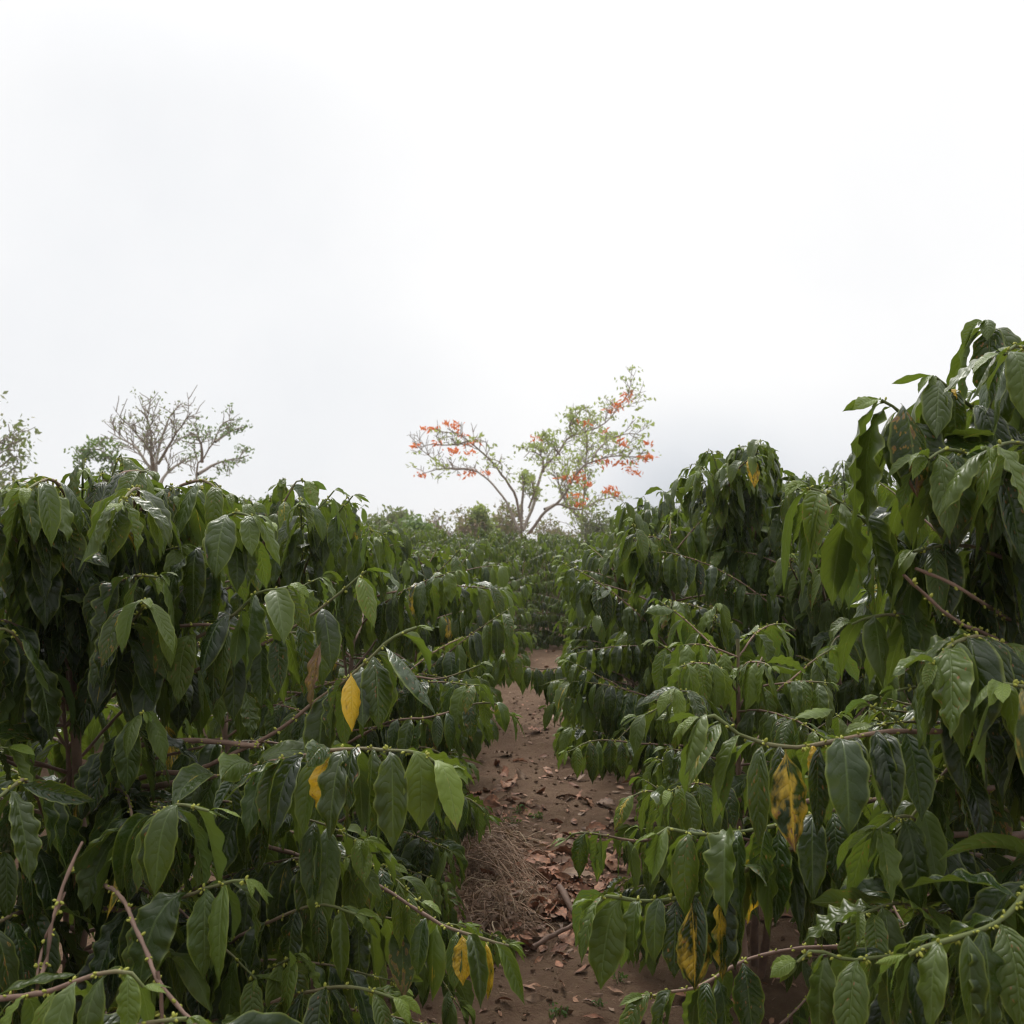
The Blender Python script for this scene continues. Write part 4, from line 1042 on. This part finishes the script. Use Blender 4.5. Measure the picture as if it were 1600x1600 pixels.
blob_tree(685, 788, 35, .8, 'dry_shrub', 'faint leafless scrub left of the conical treetop', M_DRY, 'shrub', 1., .25)
blob_tree(735, 792, 36, 1.2, 'dry_shrub', 'rusty brown dry scrub in front of the conical treetop', M_DRY, 'shrub', 1., .9)
blob_tree(795, 778, 37, 1.4, 'dry_shrub', 'rusty dry scrub touching the left side of the coral tree trunk', M_DRY, 'shrub', 1., .8)
blob_tree(870, 800, 37, 1.3, 'dry_shrub', 'dry scrub under the right limbs of the coral tree', M_DRY, 'shrub', 1., .6)
blob_tree(930, 790, 36, 1.2, 'olive_shrub', 'grey-green scrub under the slender tree', M_OLIVE, 'shrub', 1., .8)

# ------------------------------------------------------------------ light and sky
SUN_EL, SUN_AZ = math.radians(50), math.radians(-18)     # azimuth from +Y towards +X
sd = bpy.data.lights.new('sun', 'SUN'); sd.energy = 2.2; sd.angle = math.radians(22); sd.color = (1, .96, .9)
so = bpy.data.objects.new('sun', sd); C.objects.link(so)
sdir = Vector((math.sin(SUN_AZ) * math.cos(SUN_EL), math.cos(SUN_AZ) * math.cos(SUN_EL), math.sin(SUN_EL)))
so.rotation_euler = sdir.to_track_quat('Z', 'Y').to_euler()

w = bpy.data.worlds.new('World'); bpy.context.scene.world = w
w.use_nodes = True
N = NT(w)
sky = N.n('ShaderNodeTexSky', sky_type='NISHITA', sun_disc=False, sun_elevation=SUN_EL, sun_rotation=SUN_AZ)
bg1 = N.n('ShaderNodeBackground', {'Color': sky, 'Strength': .08})
tc = N.n('ShaderNodeTexCoord').outputs['Generated']
sep = N.n('ShaderNodeSeparateXYZ', {0: tc})
def blob(px, py, width, h=1.0):
    v = P(px, py, 1.); v /= np.linalg.norm(v)
    sc_ = N.n('ShaderNodeVectorMath', {0: tc, 1: tuple(v)}, operation='DOT_PRODUCT').outputs['Value']
    r_ = N.n('ShaderNodeMapRange', {0: sc_, 1: math.cos(width), 2: 1.0}, interpolation_type='SMOOTHSTEP').outputs[0]
    return r_
wn = N.noise(tc, 2.3, 4, .55)
wn2 = N.noise(tc, 5.5, 4, .6)
grey = N.m('MULTIPLY', blob(170, 480, .36), .06)
SS = lambda f, a, b: N.n('ShaderNodeMapRange', {0: f, 1: a, 2: b}, interpolation_type='SMOOTHSTEP').outputs[0]
low = N.m('MULTIPLY', SS(sep.outputs[2], .17, .02), SS(sep.outputs[0], .0, .16))
low = N.m('MULTIPLY', low, N.m('SUBTRACT', 1.0, N.m('MULTIPLY', SS(sep.outputs[0], .16, .42), .7)))
grey = N.m('ADD', grey, N.m('MULTIPLY', low, .30))
grey = N.m('ADD', grey, N.m('MULTIPLY', blob(560, 760, .2), .05))
grey = N.m('MULTIPLY', grey, N.m('ADD', .45, N.m('MULTIPLY', wn2, 1.1)))
grey = N.m('ADD', grey, N.m('MULTIPLY', N.ramp(sep.outputs[2], .22, .0), .05))
grey = N.m('ADD', grey, N.m('MULTIPLY', N.ramp(wn, .42, .75), .06))
up = N.m('MULTIPLY', SS(sep.outputs[2], .36, 1.0), 1.4)     # overcast sky grows brighter towards the zenith
back = N.m('SUBTRACT', 1.0, N.m('MULTIPLY', SS(sep.outputs[1], .35, -.5), .38))    # sky dimming added behind the camera for leaf contrast, none towards the sun
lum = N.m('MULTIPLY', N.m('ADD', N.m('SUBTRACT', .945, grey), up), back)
tint = N.mix(N.ramp(grey, .03, .28), (1., 1., 1.0), (.93, .975, 1.04))
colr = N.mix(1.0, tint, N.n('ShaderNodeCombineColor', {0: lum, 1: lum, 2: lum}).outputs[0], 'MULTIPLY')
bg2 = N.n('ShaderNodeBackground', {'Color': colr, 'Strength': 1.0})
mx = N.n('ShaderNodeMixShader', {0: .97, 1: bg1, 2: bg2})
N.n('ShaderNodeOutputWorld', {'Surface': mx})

sc = bpy.context.scene
sc.render.engine = 'CYCLES'
sc.view_settings.view_transform = 'Standard'
sc.view_settings.look = 'None'
sc.view_settings.exposure = 0.15
sc.cycles.max_bounces = 6
sc.cycles.diffuse_bounces = 2
sc.cycles.glossy_bounces = 2
sc.cycles.transmission_bounces = 3
sc.cycles.volume_bounces = 2
sc.cycles.use_denoising = True
sc.cycles.sample_clamp_indirect = 4
sc.cycles.filter_width = 1.2

if HAZE:
    import bmesh
    bm = bmesh.new(); bmesh.ops.create_cube(bm, size=1)
    me = bpy.data.meshes.new('haze'); bm.to_mesh(me); bm.free()
    hz = link('haze', me, None, (0, 155, .5)); hz.scale = (640, 330, 15)
    mh = bpy.data.materials.new('haze'); N = NT(mh)
    N.n('ShaderNodeOutputMaterial', {'Volume': N.n('ShaderNodeVolumePrincipled', {'Color': (.93, .95, 1., 1), 'Density': HAZE})})
    me.materials.append(mh); tag(hz, 'pale haze in the air over the plantation', kind='stuff')
